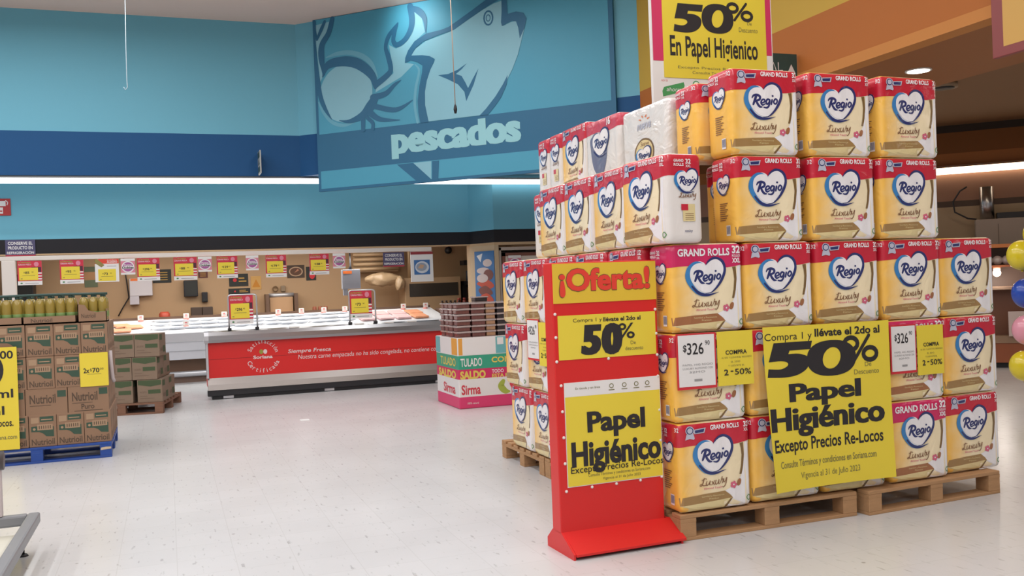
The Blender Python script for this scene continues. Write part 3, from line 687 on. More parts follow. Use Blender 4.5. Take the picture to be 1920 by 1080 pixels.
# ------------------------------------------------------------------ posters and tags on the stack
def big50(d, bx5, bx0, bxp, mi, layer, mi_hole):
    """very heavy slanted 50 and a percent sign; boxes are (u0, v0, u1, v1)"""
    x0, y0, x1, y1 = bx5
    q = lambda a, b: (x0 + a * (x1 - x0), y0 + b * (y1 - y0))
    d.poly([q(.16, 1), q(1.0, 1), q(.96, .76), q(.50, .76), q(.47, .66)] + smooth_path([q(.47, .66), q(.70, .65), q(.88, .56), q(.93, .40), q(.86, .20), q(.66, .05), q(.38, .0), q(.0, .03)]) + [q(.03, .27)] + smooth_path([q(.03, .27), q(.28, .24), q(.42, .30), q(.46, .38), q(.40, .45), q(.26, .475), q(.04, .465)]) , mi, layer)
    x0, y0, x1, y1 = bx0; c = ((x0 + x1) / 2, (y0 + y1) / 2); rx, ry = (x1 - x0) / 2, (y1 - y0) / 2
    N = 40; V = []; F = []
    for k in range(N):
        a = 2 * PI * k / N; ca, sa = math.cos(a), math.sin(a)
        e = .86
        ox, oy = c[0] + rx * math.copysign(abs(ca) ** e, ca), c[1] + ry * math.copysign(abs(sa) ** e, sa)
        ix, iy = c[0] + rx * .36 * ca + ry * .10 * sa, c[1] + ry * .60 * sa
        V += [(ox, oy), (ix, iy)]; j = (k + 1) % N; F.append((2 * k, 2 * k + 1, 2 * j + 1, 2 * j))
    d.items.append((V, F, layer, mi))
    x0, y0, x1, y1 = bxp; w_ = x1 - x0; h = y1 - y0
    for (cx, cy) in ((.22, .70), (.76, .26)):
        c = (x0 + cx * w_, y0 + cy * h); rx, ry = w_ * .19, h * .25
        d.ring(c, rx, ry, w_ * .11, mi, layer)
    d.stroke([(x0 + .28 * w_, y0 - .02 * h), (x0 + .74 * w_, y0 + 1.0 * h)], w_ * .085, mi, layer, smooth=False)
def curved(bend):    # a paper poster whose lower corner lifts off the packs
    def fn(u, v, off): return (u, -off - bend(u, v), v)
    return fn
pst = thing('poster', 'large yellow poster 50% Papel Higiénico taped on the stack front', 'poster', (3.165, 4.515, .215))
PWd, PHt = .895, .94
def bend(u, v): return .012 + .05 * max(0, 1 - u / .5) ** 2 * max(0, 1 - v / .7) + .02 * max(0, (u - .6) / .3) ** 2 * max(0, 1 - v / .5)
MBp = bmesh.new()
for sgn in (0, 1):
    g = [[MBp.verts.new((PWd * i / 16 + (.02 * (1 - j / 12) if i == 0 else 0), -bend(PWd * i / 16, PHt * j / 12) + .0012 * sgn, PHt * j / 12)) for i in range(17)] for j in range(13)]
    for j in range(12):
        for i in range(16): MBp.faces.new((g[j][i], g[j][i + 1], g[j + 1][i + 1], g[j + 1][i]) if sgn == 0 else (g[j][i], g[j + 1][i], g[j + 1][i + 1], g[j][i + 1]))
for f in MBp.faces: f.smooth = True
me = bpy.data.meshes.new('sheet'); MBp.to_mesh(me); MBp.free(); link('sheet', me, yel, pst)
OX, OZ = 3.165, .215
def PB(d, s, b, **kw): return d.text(s, b[0] - OX, b[1] - OZ, b[2] - OX, b[3] - OZ, **kw)
def sh(b): return (b[0] - OX, b[1] - OZ, b[2] - OX, b[3] - OZ)
d = D2()
PB(d, 'Compra 1 y', (3.175, 1.063, 3.50, 1.117), mi=0, layer=1, bold=.0); PB(d, 'llévate el 2do al', (3.52, 1.083, 3.99, 1.13), mi=0, layer=1, bold=.03)
d.build('headline_lettering', [black, grey_ink], pst, curved(bend), .04, .0014); d = D2()
big50(d, sh((3.185, .862, 3.50, 1.062)), sh((3.46, .85, 3.81, 1.058)), sh((3.72, .925, 3.975, 1.072)), 0, 1, 0)
PB(d, 'De', (3.873, .889, 3.92, .915), mi=1, layer=1); PB(d, 'Descuento', (3.793, .845, 3.975, .875), mi=1, layer=1)
d.build('discount_lettering', [black, grey_ink], pst, curved(bend), .04, .0014); d = D2()
PB(d, 'Papel', (3.325, .685, 3.838, .822), mi=0, layer=1, bold=.025, fat=.005)
PB(d, 'Higiénico', (3.185, .515, 4.005, .688), mi=0, layer=1, bold=.025, fat=.005)
d.build('product_lettering', [black, grey_ink], pst, curved(bend), .04, .0014); d = D2()
PB(d, 'Excepto Precios Re-Locos', (3.20, .415, 3.985, .512), mi=0, layer=1, bold=.02)
PB(d, 'Consulte Términos y condiciones en Soriana.com', (3.235, .335, 3.93, .388), mi=1, layer=1, bold=.01)
PB(d, 'Vigencia al 31 de Julio 2023', (3.38, .265, 3.81, .312), mi=1, layer=1)
d.build('terms_lettering', [black, grey_ink], pst, curved(bend), .04, .0014)
def price_card(x0, z0, x1, z1, y, label, white_side=True, rz=0):
    t = thing('price_card', label, 'price tag', (x0, y, z0), rz); w_, h = x1 - x0, z1 - z0
    MB().box(0, -.004, 0, w_, 0, h).build('frame', red_ink if white_side else yel, t)
    d = D2()
    if white_side:
        d.rect(w_ * .04, h * .05, w_ * .96, h * .97, 0, 1)
        d.text('$', w_ * .16, h * .66, w_ * .25, h * .80, 1, 2, bold=.02); d.text('326', w_ * .26, h * .62, w_ * .68, h * .83, 1, 2, bold=.01); d.text('90', w_ * .72, h * .78, w_ * .84, h * .86, 1, 2)
        for i, s in enumerate(('PAPEL HIG REGIO', 'LUXURY ALMOND 32R', '32MO')): d.text(s, w_ * (.14 + .16 * (i == 2)), h * (.42 - .065 * i), w_ * (.90 - .2 * (i == 2)), h * (.455 - .065 * i), 2, 2)
        d.rect(w_ * .42, h * .14, w_ * .62, h * .18, 2, 2)
    else:
        d.text('COMPRA', w_ * .22, h * .57, w_ * .82, h * .65, 1, 2, bold=.02); d.text('AL 50% Y LLEVATE EL SEGUNDO', w_ * .1, h * .50, w_ * .95, h * .53, 2, 2)
        d.text('EL 2DO', w_ * .36, h * .42, w_ * .62, h * .45, 2, 2); d.text('Y LLEVATE EL', w_ * .28, h * .35, w_ * .74, h * .38, 2, 2)
        d.text('2', w_ * .16, h * .19, w_ * .28, h * .30, 1, 2, bold=.02); d.text('-', w_ * .34, h * .25, w_ * .42, h * .27, 1, 2); d.text('50%', w_ * .46, h * .19, w_ * .92, h * .30, 1, 2, bold=.01)
    d.build('lettering', [paper, black, grey_txt if white_side else grey_ink], t, y0=-.004)
    return t
price_card(2.62, .835, 2.872, 1.145, 4.535, 'white price card $326 on left front pack beside the red stand')
price_card(2.878, .84, 3.112, 1.145, 4.53, 'yellow offer card right of the left white price card', False)
price_card(4.105, .82, 4.31, 1.118, 4.548, 'white price card $326 right of the large yellow poster', rz=.03)
price_card(4.317, .80, 4.53, 1.105, 4.552, 'yellow offer card right of the right-hand white price card', False, rz=.04)
price_card(2.575, .88, 2.575 + .24, 1.19, 6.68, 'white price card on the left side of the stack', rz=-PI / 2)
price_card(2.570, .85, 2.570 + .24, 1.17, 6.43, 'yellow offer card on the left side of the stack', False, rz=-PI / 2)
# tall sign hanging behind the top packs
t = thing('hanging_sign', 'white and pink framed 50% sign hanging above the roll stack', 'sign', (3.36, 6.0, 2.42))
MB().box(0, 0, 0, 1.045, .03, 1.60, bev=.004).build('panel', paper, t)
for x in (.12, .92): MB().tube([(x, .015, 1.6), (x, .015, 3.55)], .004, 6).build('wire', M('wire_grey', (150, 150, 150), .4), t)
mg = M('magenta_print', (206, 50, 98), .55)
d = D2(); d.rect(.01, .62, .10, 1.59, 0, 1); d.rect(.965, .70, 1.035, 1.59, 0, 1); d.build('border_print', [mg], t)
MB().box(.095, -.004, .50, .985, -.001, 1.42).build('yellow_sheet', yel, t)
SX, SZ = 3.36, 2.42
d = D2(); sh2 = lambda b: (b[0] - SX, b[1] - SZ, b[2] - SX, b[3] - SZ)
d.text('Compra 1 y llévate el 2do al', .15, 1.125, .93, 1.185, 1, 1)
d.build('headline_lettering', [black, grey_ink], t, y0=-.004); d = D2()
big50(d, sh2((3.545, 3.255, 3.80, 3.468)), sh2((3.785, 3.262, 4.06, 3.484)), sh2((4.005, 3.375, 4.235, 3.50)), 0, 1, 0)
d.text('De', .82, .92, .86, .945, 1, 1); d.text('Descuento', .745, .865, .91, .90, 1, 1)
d.build('discount_lettering', [black, grey_ink], t, y0=-.004); d = D2()
d.text('En Papel Higienico', .15, .615, .905, .81, 0, 1, bold=.02)
d.build('product_lettering', [black, grey_ink], t, y0=-.004); d = D2()
d.text('Excepto Precios Re-Locos', .21, .565, .80, .59, 1, 1); d.text('Consulte Terminos', .33, .535, .65, .555, 1, 1)
d.build('terms_lettering', [black, grey_ink], t, y0=-.004)
d = D2(); d.poly([(.08, .36), (.245, .40), (.262, .445), (.255, .47), (.09, .43), (.075, .40)], 0, 1); d.text('ahorra', .11, .40, .235, .43, 1, 2, shear=.2); d.text('HOY SI', .07, .47, .12, .485, 2, 1)
d.ell((.36, .455), .03, .03, 0, 1); d.ell((.36, .455), .022, .022, 1, 2)
d.build('badge_print', [M('leaf_green_print', (72, 152, 88), .6), paper, red_ink], t)

# ------------------------------------------------------------------ red stand
SY = .03
t = thing('offer_stand', 'red metal offer stand with yellow sheets before the roll stack', 'sign stand', (1.966, 4.49, 0), SY)
MB().box(-.024, .15, .10, .618, .26, 1.562, bev=.006).build('panel', red, t)
fp_ = [(0, 0), (0, .03), (.15, .112), (.26, .112), (.335, .05), (.335, 0)]
MB().prism(fp_, 'x', -.024, -.012).build('foot', red, t)
MB().prism([(q[0], q[1]) for q in fp_], 'x', .628, .640).build('foot', red, t)
MB().prism([(-.01, .018), (-.01, .030), (.15, .112), (.15, .098)], 'x', -.012, .655).build('front_flap', red, t)
MB().prism([(.335, .0), (.335, .05), (.26, .112), (.25, .10), (.325, .0)], 'x', -.012, .628).build('rear_flap', red, t)
oran = M('red_orange_ink', (222, 60, 44), .6)
MB().box(-.019, .146, 1.341, .616, .15, 1.556).build('header_sheet', M('gold_card', (222, 186, 52), .6), t)
d = D2()
d.text('¡Oferta!', .018, 1.374, .574, 1.527, 0, 1, bold=.025, rim=.0045); d.text('¡Oferta!', .018, 1.374, .574, 1.527, 1, 2, bold=.03, fat=.002)
d.build('offer_lettering', [M('brown_ink', (120, 96, 50), .6), oran], t, y0=.146)
MB().box(.002, .146, 1.036, .602, .15, 1.275).build('discount_sheet', yel, t)
d = D2()
d.text('Compra 1 y', .091, 1.230, .267, 1.256, 0, 1); d.text('llévate el 2do al', .275, 1.232, .508, 1.256, 0, 1, bold=.03)
d.text('5', .133, 1.055, .262, 1.219, 0, 1, bold=.04, shear=.1, fat=.009); d.text('0', .259, 1.05, .391, 1.222, 0, 1, bold=.04, shear=.05, fat=.010); d.text('%', .365, 1.131, .468, 1.218, 0, 1, bold=.01)
d.text('De', .440, 1.098, .472, 1.118, 1, 1); d.text('descuento', .405, 1.067, .518, 1.088, 1, 1)
d.build('discount_lettering', [black, grey_ink], t, y0=.146)
MB().box(.024, .146, .349, .616, .15, .912).build('product_sheet', paper, t)
d = D2(); d.rect(.027, .353, .613, .835, 2, 1)
d.text('En tienda y en línea', .09, .868, .24, .884, 1, 1)
for i, x in enumerate((.31, .39, .465, .535)):
    d.ring((x, .878), .012, .011, .004, 1, 1); d.rect(x - .018, .854, x + .018, .858, 1, 1)
d.text('Papel', .153, .600, .512, .747, 0, 2, bold=.03, fat=.002); d.text('Higiénico', .052, .412, .606, .590, 0, 2, bold=.03, fat=.002)
d.text('Excepto Precios Re-Locos', .045, .410, .618, .458, 0, 3, bold=.005); d.text('Consulte Términos y condiciones en Soriana.com', .148, .390, .532, .412, 1, 2); d.text('Vigencia al 31 de Julio 2023', .235, .366, .47, .385, 1, 2)
d.build('product_lettering', [black, grey_ink, yel], t, y0=.146)
for x, z in [(-.012, 1.285), (.605, 1.285), (-.012, 1.16), (.606, 1.15), (-.012, 1.03), (.607, 1.03), (.30, 1.028), (.008, .9), (.607, .91), (.01, .76), (.607, .72), (.012, .62), (.607, .55), (.014, .48), (.016, .33), (.607, .345), (.17, .337), (.32, .338), (.47, .34)]:
    MB().ball((x, .148, z), .0085, u=10, v=6).build('magnet', white, t)

# ------------------------------------------------------------------ oil carton stack, left
blue_pl = M('blue_plastic', (34, 72, 150), .45, noise=.06)
bp_ = pallet(-1.78, 9.47, 1.25, 1.15, blue_pl, 'blue pallet under the oil carton stack at left')
MB().prism([(1.155, .072), (1.245, .08), (1.245, .098), (1.20, .10), (1.158, .094)], 'y', -.003, .001).build('worn_patch', M('bare_wood_patch', (206, 184, 154), .8), bp_)
def carton(w_, dp, h, wide):
    t = thing('carton', '-', 'box')
    MB().box(0, 0, 0, w_, dp, h, bev=.004).box(w_ * .48, -.0006, .01, w_ * .52 if wide else w_ * .48 + .001, 0, .012).build('box', card, t)
    d = D2()
    if not wide:
        d.text('Nutrioil', w_ * .08, h * .06, w_ * .92, h * .25, 0, 1, bold=.015)
        d.poly([(w_ * .42, h * .62), (w_ * .90, h * .62), (w_ * .90, h * .30), (w_ * .62, h * .32), (w_ * .5, h * .42), (w_ * .36, h * .47), (w_ * .08, h * .48), (w_ * .08, h * .64), (w_ * .42, h * .66)], 1, 1)
        d.rect(w_ * .40, h * .78, w_ * .90, h * .94, 1, 1); d.rect(w_ * .08, h * .74, w_ * .36, h * .92, 2, 1); d.rect(w_ * .30, h * .52, w_ * .86, h * .70, 2, 2)
        d.ell((w_ * .19, h * .56), w_ * .05, h * .04, 2, 2, 12); d.rect(w_ * .45, h * .83, w_ * .84, h * .86, 2, 2)
        for i in range(6): d.rect(w_ * (.36 + i * .08), h * .56, w_ * (.39 + i * .08), h * .66, 0, 3)
    else:
        d.text('Nutrioil', w_ * .1, h * .45, w_ * .72, h * .78, 0, 1, bold=.02); d.rect(w_ * .76, h * .66, w_ * .97, h * .9, 1, 1); d.rect(w_ * .1, h * .37, w_ * .6, h * .39, 0, 1)
    d.build('front_print', [brown_print, green_print, M('tan_print', (168, 140, 112), .8)], t)
    d = D2()
    d.text('Nutrioil', -dp * .92, h * .1, -dp * .1, h * .3, 0, 1, bold=.01); d.rect(-dp * .9, h * .5, -dp * .5, h * .85, 1, 1)
    d.build('end_print', [M('faint_print', (132, 106, 84), .8), M('faint_print2', (138, 112, 88), .8)], t, lambda u, v, off: (w_ + off, dp + u, v))
    return t
CX = [-1.775, -1.49, -1.215, -.985, -.757]; CWd = .226
cA = carton(.226, .37, .292, False); cB = carton(.345, .37, .248, True)
first = {}
def put(src, loc, label, group, rz=0):
    if src.name not in first:
        first[src.name] = 1; src.location = loc; src.rotation_euler = (0, 0, rz); src['label'] = label; src['group'] = group; return src
    return dup(src, loc, rz, label, group)
G1 = 'oil cartons in the stack at left'
rows = [(.145, 'bottom'), (.672, 'third'), (.966, 'top')]
xs = [-1.675, -1.445, -1.214, -.985, -.756]
for z, nm in rows:
    for i, x in enumerate(xs):
        put(cA, (x, 9.50 + random.uniform(-.006, .006), z), f'brown oil carton, {["leftmost", "second from left", "middle one", "second from right", "rightmost"][i]} in the {nm} row of the left stack', G1)
    for k in (1, 2):
        put(cA, (-.756, 9.50 + k * .38, z), f'brown oil carton on the right side of the left stack, {nm} row, {["", "middle", "rear"][k]}', G1)
for i, x in enumerate((-1.585, -1.235, -.885)):
    put(cB, (x, 9.50, .425 if True else 0), f'wide brown oil carton, {["left", "middle", "right"][i]} of the second row of the left stack', G1)
for k in (1, 2): put(cB, (-.885, 9.50 + k * .38, .425), f'wide brown carton on the right side of the left stack, {["", "middle", "rear"][k]}', G1)
# 'Puro' panel lies on the right wide carton
for o in [x for x in SC.objects if x.get('label', '').startswith('wide brown oil carton, right')]:
    d = D2(); d.text('Puro', .11, .035, .22, .083, 0, 1, bold=.02); d.rect(.05, .018, .29, .024, 0, 1); d.build('side_print', [brown_print], o)
# open trays with oil bottles
oil = M('golden_oil', (150, 130, 58), .15, coat=.6, noise=.12, scale=20); capg = M('dark_green_cap', (44, 72, 66), .5); labg = M('green_label', (116, 146, 84), .5)
def tray(x0, x1, h, label, txt, z=1.259):
    t = thing('carton_tray', label, 'box', (x0, 9.50, z)); w_ = x1 - x0
    MB().box(0, 0, 0, w_, .37, .012).box(0, 0, 0, w_, .006, h).box(0, .364, 0, w_, .37, h).box(0, 0, 0, .006, .37, h).box(w_ - .006, 0, 0, w_, .37, h).build('box', card, t)
    d = D2(); d.text(txt, w_ * .15, h * .25, w_ * .55, h * .75, 0, 1, bold=.01); d.build('front_print', [brown_print], t)
tray(-1.68, -1.235, .07, 'low open carton tray at the top left of the oil stack', 'Nutrioil')
tray(-1.23, -.79, .07, 'low open carton tray on the oil stack beside the taller cut-away box', 'Nutrioil')
tr = thing('cut_away_carton', 'cut-away carton with oil bottles at the top right of the oil stack', 'box', (-.775, 9.50, 1.259))
MB().prism([(0, 0), (.245, 0), (.245, .10), (.16, .09), (.09, .11), (.06, .16), (0, .17)], 'y', 0, .006).box(0, 0, 0, .006, .37, .17).box(.239, 0, 0, .245, .37, .12).box(0, .364, 0, .245, .37, .17).box(0, 0, 0, .245, .37, .01).build('box', card, tr)
d = D2(); d.text('Nutrioil', .03, .04, .15, .08, 0, 1, bold=.01); d.build('front_print', [brown_print], tr)
bt = thing('oil_bottle', '-', 'bottle', (0, 0, 0))
MB().lathe([(.036, 0), (.042, .01), (.042, .06), (.039, .09), (.042, .12), (.041, .17), (.035, .205), (.016, .222), (.014, .228)], n=14).build('body', oil, bt)
MB().lathe([(.0425, .035), (.043, .036), (.043, .085), (.0425, .086)], n=14).build('bottle_label', labg, bt)
MB().lathe([(.018, .222), (.019, .225), (.019, .245), (.015, .249)], n=14).build('cap', capg, bt)
GB = 'oil bottles in the trays on the left stack'
bx = [-1.63 + i * .087 for i in range(10)] + [-.725 + i * .08 for i in range(3)]
for j in range(2):
    for i, x in enumerate(bx):
        if i < 10: lab = f'golden oil bottle with green label, {"front" if j == 0 else "back"} row, ' + ['leftmost in the left tray', 'second in the left tray', 'third in the left tray', 'fourth in the left tray', 'right end of the left tray', 'left end of the right tray', 'second in the right tray', 'third in the right tray', 'fourth in the right tray', 'right end of the right tray'][i]
        else: lab = f'golden oil bottle in the cut-away carton, {["left", "middle", "right"][i - 10]} of the {"front" if j == 0 else "back"} row'
        xx = x if i >= 10 else ((-1.63 + i * .088) if i < 5 else (-1.18 + (i - 5) * .086))
        put(bt, (xx, 9.57 + j * .2, 1.272), lab, GB)
# green net over the caps
tag(MB().tube([(-1.68, 9.545, 1.525), (-1.4, 9.55, 1.523), (-1.1, 9.545, 1.527), (-.8, 9.55, 1.524), (-.52, 9.55, 1.520)], .012, 8).build('shrink_band', capg), 'dark green plastic band along the bottle caps of the left stack', 'band')
t = thing('price_card', 'small yellow card 2 for $70 on the right oil cartons', 'price tag', (-.775, 9.494, .665))
MB().box(0, -.003, 0, .24, 0, .31).build('card', yel, t)
d = D2(); d.text('2x', .03, .125, .08, .17, 0, 1, bold=.02); d.text('$', .085, .135, .10, .165, 0, 1); d.text('70', .105, .125, .165, .17, 0, 1, bold=.02); d.text('00', .17, .15, .2, .168, 0, 1); d.rect(.06, .112, .18, .115, 1, 1); d.build('lettering', [black, grey_ink], t, y0=-.003)
PX = -1.98
t = thing('poster', 'yellow price poster cut off at the left picture edge, on the oil stack', 'poster', (PX, 9.475, .15))
def bend2(u, v): return .01 + .05 * max(0, (u - .4) / .4) ** 2 * max(0, 1 - v / .5)
bm = bmesh.new()
for sgn in (0, 1):
    g = [[bm.verts.new((.695 * i / 12, -bend2(.695 * i / 12, .92 * j / 10) + .0012 * sgn, .92 * j / 10)) for i in range(13)] for j in range(11)]
    for j in range(10):
        for i in range(12): bm.faces.new((g[j][i], g[j][i + 1], g[j + 1][i + 1], g[j + 1][i]) if sgn == 0 else (g[j][i], g[j + 1][i], g[j + 1][i + 1], g[j][i + 1]))
me = bpy.data.meshes.new('sheet'); bm.to_mesh(me); bm.free(); link('sheet', me, yel, t)
d = D2()
N = 28; c = (.44, .72); V = []; F = []
for k in range(N):
    a = 2 * PI * k / N; V += [(c[0] + .145 * math.cos(a), c[1] + .17 * math.sin(a)), (c[0] + .06 * math.cos(a), c[1] + .11 * math.sin(a))]; j = (k + 1) % N; F.append((2 * k, 2 * k + 1, 2 * j + 1, 2 * j))
d.items.append((V, F, 1, 0)); d.text('7', .08, .55, .28, .89, 0, 1, bold=.04)
d.text('00', .560, .815, .665, .888, 0, 1, bold=.02); d.text('850 ml', .25, .465, .655, .545, 0, 1, bold=.02); d.text('1000 ml', .10, .315, .58, .395, 0, 1, bold=.02); d.text('Excepto Precios Re-Locos.', .02, .19, .648, .275, 0, 1, bold=.02); d.text('Consulte Términos en Soriana.com', .03, .095, .675, .135, 1, 1, bold=.01)
d.build('lettering', [black, grey_ink], t, curved(bend2), .06, .0014)
tag(MB().tube([(-.52, 9.62, .98), (-.515, 9.60, .86), (-.505, 9.60, .72), (-.495, 9.62, .69)], .018, 8).build('card_strip', M('strip_grey', (190, 180, 180), .5)), 'pale strip hanging on the right edge of the oil stack', 'strip')
# second carton stack
d_ang = -.19
base = Vector((-.095, 12.675, 0)); ux = Vector((math.cos(d_ang), math.sin(d_ang), 0)); uy = Vector((-math.sin(d_ang), math.cos(d_ang), 0))
o_ = base - ux * 1.0
pallet(o_.x, o_.y, 1.0, 1.25, wood_dark, 'dark wooden pallet under the low carton stack behind the oil', d_ang)
cc = thing('carton', '-', 'box')
MB().box(0, 0, 0, .30, .40, .285, bev=.004).build('box', card2, cc)
gp = M('olive_green_print', (72, 86, 58), .8); fp = M('faded_print', (112, 92, 78), .85)
d = D2(); d.poly([(.01, .28), (.29, .28), (.29, .22), (.16, .20), (.01, .225)], 0, 1); d.rect(.13, .11, .28, .16, 0, 1); d.rect(.03, .08, .12, .085, 1, 1); d.text('ACEITE', .03, .12, .11, .14, 1, 1); d.rect(.03, .05, .2, .055, 1, 1)
d.build('front_print', [gp, fp], cc)
d = D2(); d.rect(.02, .2, .18, .27, 0, 1); d.text('ACEITE', .06, .06, .2, .1, 1, 1); d.rect(.22, .04, .36, .12, 0, 1)
d.build('end_print', [gp, fp], cc, lambda u, v, off: (.30 + off, u, v))
G2 = 'faded cartons on the low stack'
def at2(u, v, z): return base + ux * u + uy * v + Vector((0, 0, z))
for z, us, nm in [(.146, (-.305, -.66, -.97), 'bottom'), (.436, (-.36, -.665, -.97), 'middle'), (.726, (-.32, -.625), 'top')]:
    for i, u in enumerate(us):
        for k in range(2 if nm != 'top' else 1):
            put(cc, at2(u, .02 + k * .42, z), f'faded brown and green carton, {["right", "middle", "left"][i]} of the {nm} layer, {"front" if k == 0 else "behind"}', G2, d_ang)
tag(MB().box(-.1, -.06, 0, .08, .06, .004).build('paper_slip', paper, loc=at2(-.2, .22, 1.014), rz=d_ang - .4), 'white paper slip on top of the low carton stack', 'paper')

# ------------------------------------------------------------------ cart frame, lower left
t = thing('rack_frame', 'grey tubular rack base at the lower left corner', 'rack', (-.80, 6.1, 0))
gm = M('grey_tube_paint', (128, 130, 134), .4, noise=.04); gpost = M('post_mauve', (196, 186, 186), .5)
MB().box(-.01, -1.9, .16, .055, .06, .225, bev=.012).build('side_tube', gm, t)
MB().box(-1.0, .0, .16, -.01, .06, .225, bev=.012).build('cross_tube', gm, t)
MB().tube([(-.03, -.05, 0), (-.03, -.05, .012)], [.03, .022], 12).tube([(-.03, -.05, .01), (-.03, -.05, .17)], .009, 8).build('foot', dark, t)
MB().box(-.20, .0, .225, -.135, .05, .52, bev=.008).build('post', gpost, t)
MB().tube([(-.6, .02, .55), (-.12, .02, .55)], .055, 14).build('roller', M('roller_dark', (78, 72, 72), .45), t)
MB().box(-1.0, -1.9, .10, -.02, -.02, .12).build('base_shelf', M('shelf_cream', (206, 204, 190), .5), t)

# ------------------------------------------------------------------ red meat case
t = thing('display_case', 'long open chilled case with red front and steel bumpers', 'display case', (.50, 13.85, 0))
CL = 3.75
MB().box(.02, .03, .30, CL, .06, .80).box(.02, .06, .12, .05, 1.05, .92).build('front_panel', [red], t)
prof = [(-.02, .80), (-.05, .84), (-.05, .90), (-.01, .95), (.10, .965), (.12, .95), (.12, .80)]
MB().prism(prof, 'x', .03, CL).build('top_bumper', steel, t)
MB().prism([(a - .01, b) for a, b in prof], 'x', -.03, .03).build('bumper_end_cap', alu, t)
MB().prism([(.03, .30), (-.03, .21), (-.05, .135), (.05, .135), (.05, .30)], 'x', .0, CL).build('lower_bumper', M('shaded_steel', (150, 144, 140), .4, metal=.9), t)  # darker steel: the low bumper's shading is put into its colour
MB().box(-.01, -.04, .05, CL, .05, .135, bev=.01).box(.05, .0, .0, CL, .9, .05).build('kick_plate', dark, t)
for x in (.2, 1.62, 3.3): MB().box(x, -.012, .01, x + .14, .0, .045).build('leveller', alu, t)
MB().box(.05, .06, .30, CL, 1.05, .72).box(.05, .98, .72, CL, 1.05, .93).build('tub', M('tub_white', (222, 224, 226), .4), t)
MB().box(-.015, .0, .30, .02, .05, .82, bev=.006).build('corner_post', alu, t)
d = D2()
c = (.77, .58)
d.arc_text('Satisfacción', c, .175, .085, PI * .90, PI * .06, 0, 1, .005); d.arc_text('Certificada', c, .245, .09, PI * 1.12, PI * 1.88, 0, 1, .005, True)
d.text('Soriana', .63, .535, .90, .585, 0, 1, bold=.03); d.ell((.745, .635), .028, .034, 1, 1, 14); d.ell((.80, .635), .028, .034, 0, 1, 14)
d.text('Siempre Fresca', 1.12, .575, 1.74, .645, 0, 1, bold=.015, shear=.15)
d.text('Nuestra carne empacada no ha sido congelada, no contiene conservadores', 1.26, .475, 3.74, .56, 0, 1, bold=.0, shear=.15)
d.build('lettering', [M('letter_white', (226, 206, 206), .5), M('olive_dot', (150, 150, 60), .5)], t, y0=.03)
d = D2(); d.rect(.03, .562, CL, .567, 0, 1); d.build('panel_seam', [M('seam_dark', (140, 26, 28), .5)], t, y0=.03)
for x in (1.15, 2.1, 2.55, 2.9, 3.4): MB().box(x, .0, .955, x + .14, .03, .972).build('rail_clip', white, t)

# framed price signs on the case rail
red_pr, pink_pr = M('price_header_red', (198, 44, 66), .55), M('price_header_pink', (214, 130, 150), .6)
gtxt, purple = M('price_green', (150, 170, 70), .6), M('sticker_purple', (166, 90, 150), .6)
def price_sheet(t, w_, h, price, ali=False):
    MB().box(0, -.004, 0, w_, 0, h).build('card', paper, t)
    d = D2()
    if not ali:
        d.rect(0, h * .17, w_, h, 0, 1)
        d.text('LA PROMESA', w_ * .04, h * .90, w_ * .55, h * .96, 4, 2, bold=.01); d.text('SORIANA FRESCA', w_ * .04, h * .82, w_ * .58, h * .88, 3, 2)
        d.ell((w_ * .78, h * .86), w_ * .10, h * .10, 5, 2, 14); d.poly([(w_ * .58, h * .74), (w_ * .97, h * .74), (w_ * .97, h * .52), (w_ * .58, h * .60)], 6, 2)
        for i in range(3): d.rect(w_ * .84, h * (.22 + i * .12), w_ * .99, h * (.27 + i * .12), 3, 2)
        d.ell((w_ * .15, h * .08), w_ * .05, h * .03, 7, 2, 10); d.rect(w_ * .30, h * .06, w_ * .85, h * .08, 8, 2)
        px0, pz0, px1, pz1 = w_ * .06, h * .20, w_ * .84, h * .72
    else:
        d.rect(0, h * .80, w_, h, 9, 1); d.poly([(0, h), (w_ * .12, h), (w_ * .40, h * .74), (w_ * .27, h * .64), (0, h * .84)], 10, 2)
        d.text('AHORRO', w_ * .5, h * .92, w_ * .92, h * .97, 3, 2); d.text('ALIADO', w_ * .5, h * .83, w_ * .94, h * .91, 3, 2, bold=.03); d.rect(w_ * .5, h * .68, w_ * .9, h * .70, 8, 2)
        px0, pz0, px1, pz1 = w_ * .13, h * .05, w_ * .87, h * .56
    d.build('header_print', [red_pr, yel, black, paper, gtxt, pink_pr, M('dark_plum', (78, 34, 52), .6), M('leaf', (70, 130, 80), .6), grey_txt, M('orange_red', (216, 70, 50), .6), M('olive_strip', (140, 128, 70), .6)], t, y0=-.004)
    MB().box(px0, -.008, pz0, px1, -.004, pz1).build('price_panel', yel, t)
    d = D2(); W, H = px1 - px0, pz1 - pz0
    d.text('$', px0 + W * .24, pz0 + H * .55, px0 + W * .30, pz0 + H * .68, 0, 1); d.text(price, px0 + W * .32, pz0 + H * .50, px0 + W * (.62 if len(price) > 2 else .54), pz0 + H * .70, 0, 1, bold=.02); d.text('90', px0 + W * .66, pz0 + H * .6, px0 + W * .76, pz0 + H * .69, 0, 1)
    d.rect(px0 + W * .16, pz0 + H * .36, px0 + W * .84, pz0 + H * .385, 1, 1); d.rect(px0 + W * .08, pz0 + H * .1, px0 + W * .18, pz0 + H * .15, 1, 1)
    d.build('lettering', [black, grey_ink], t, y0=-.008)
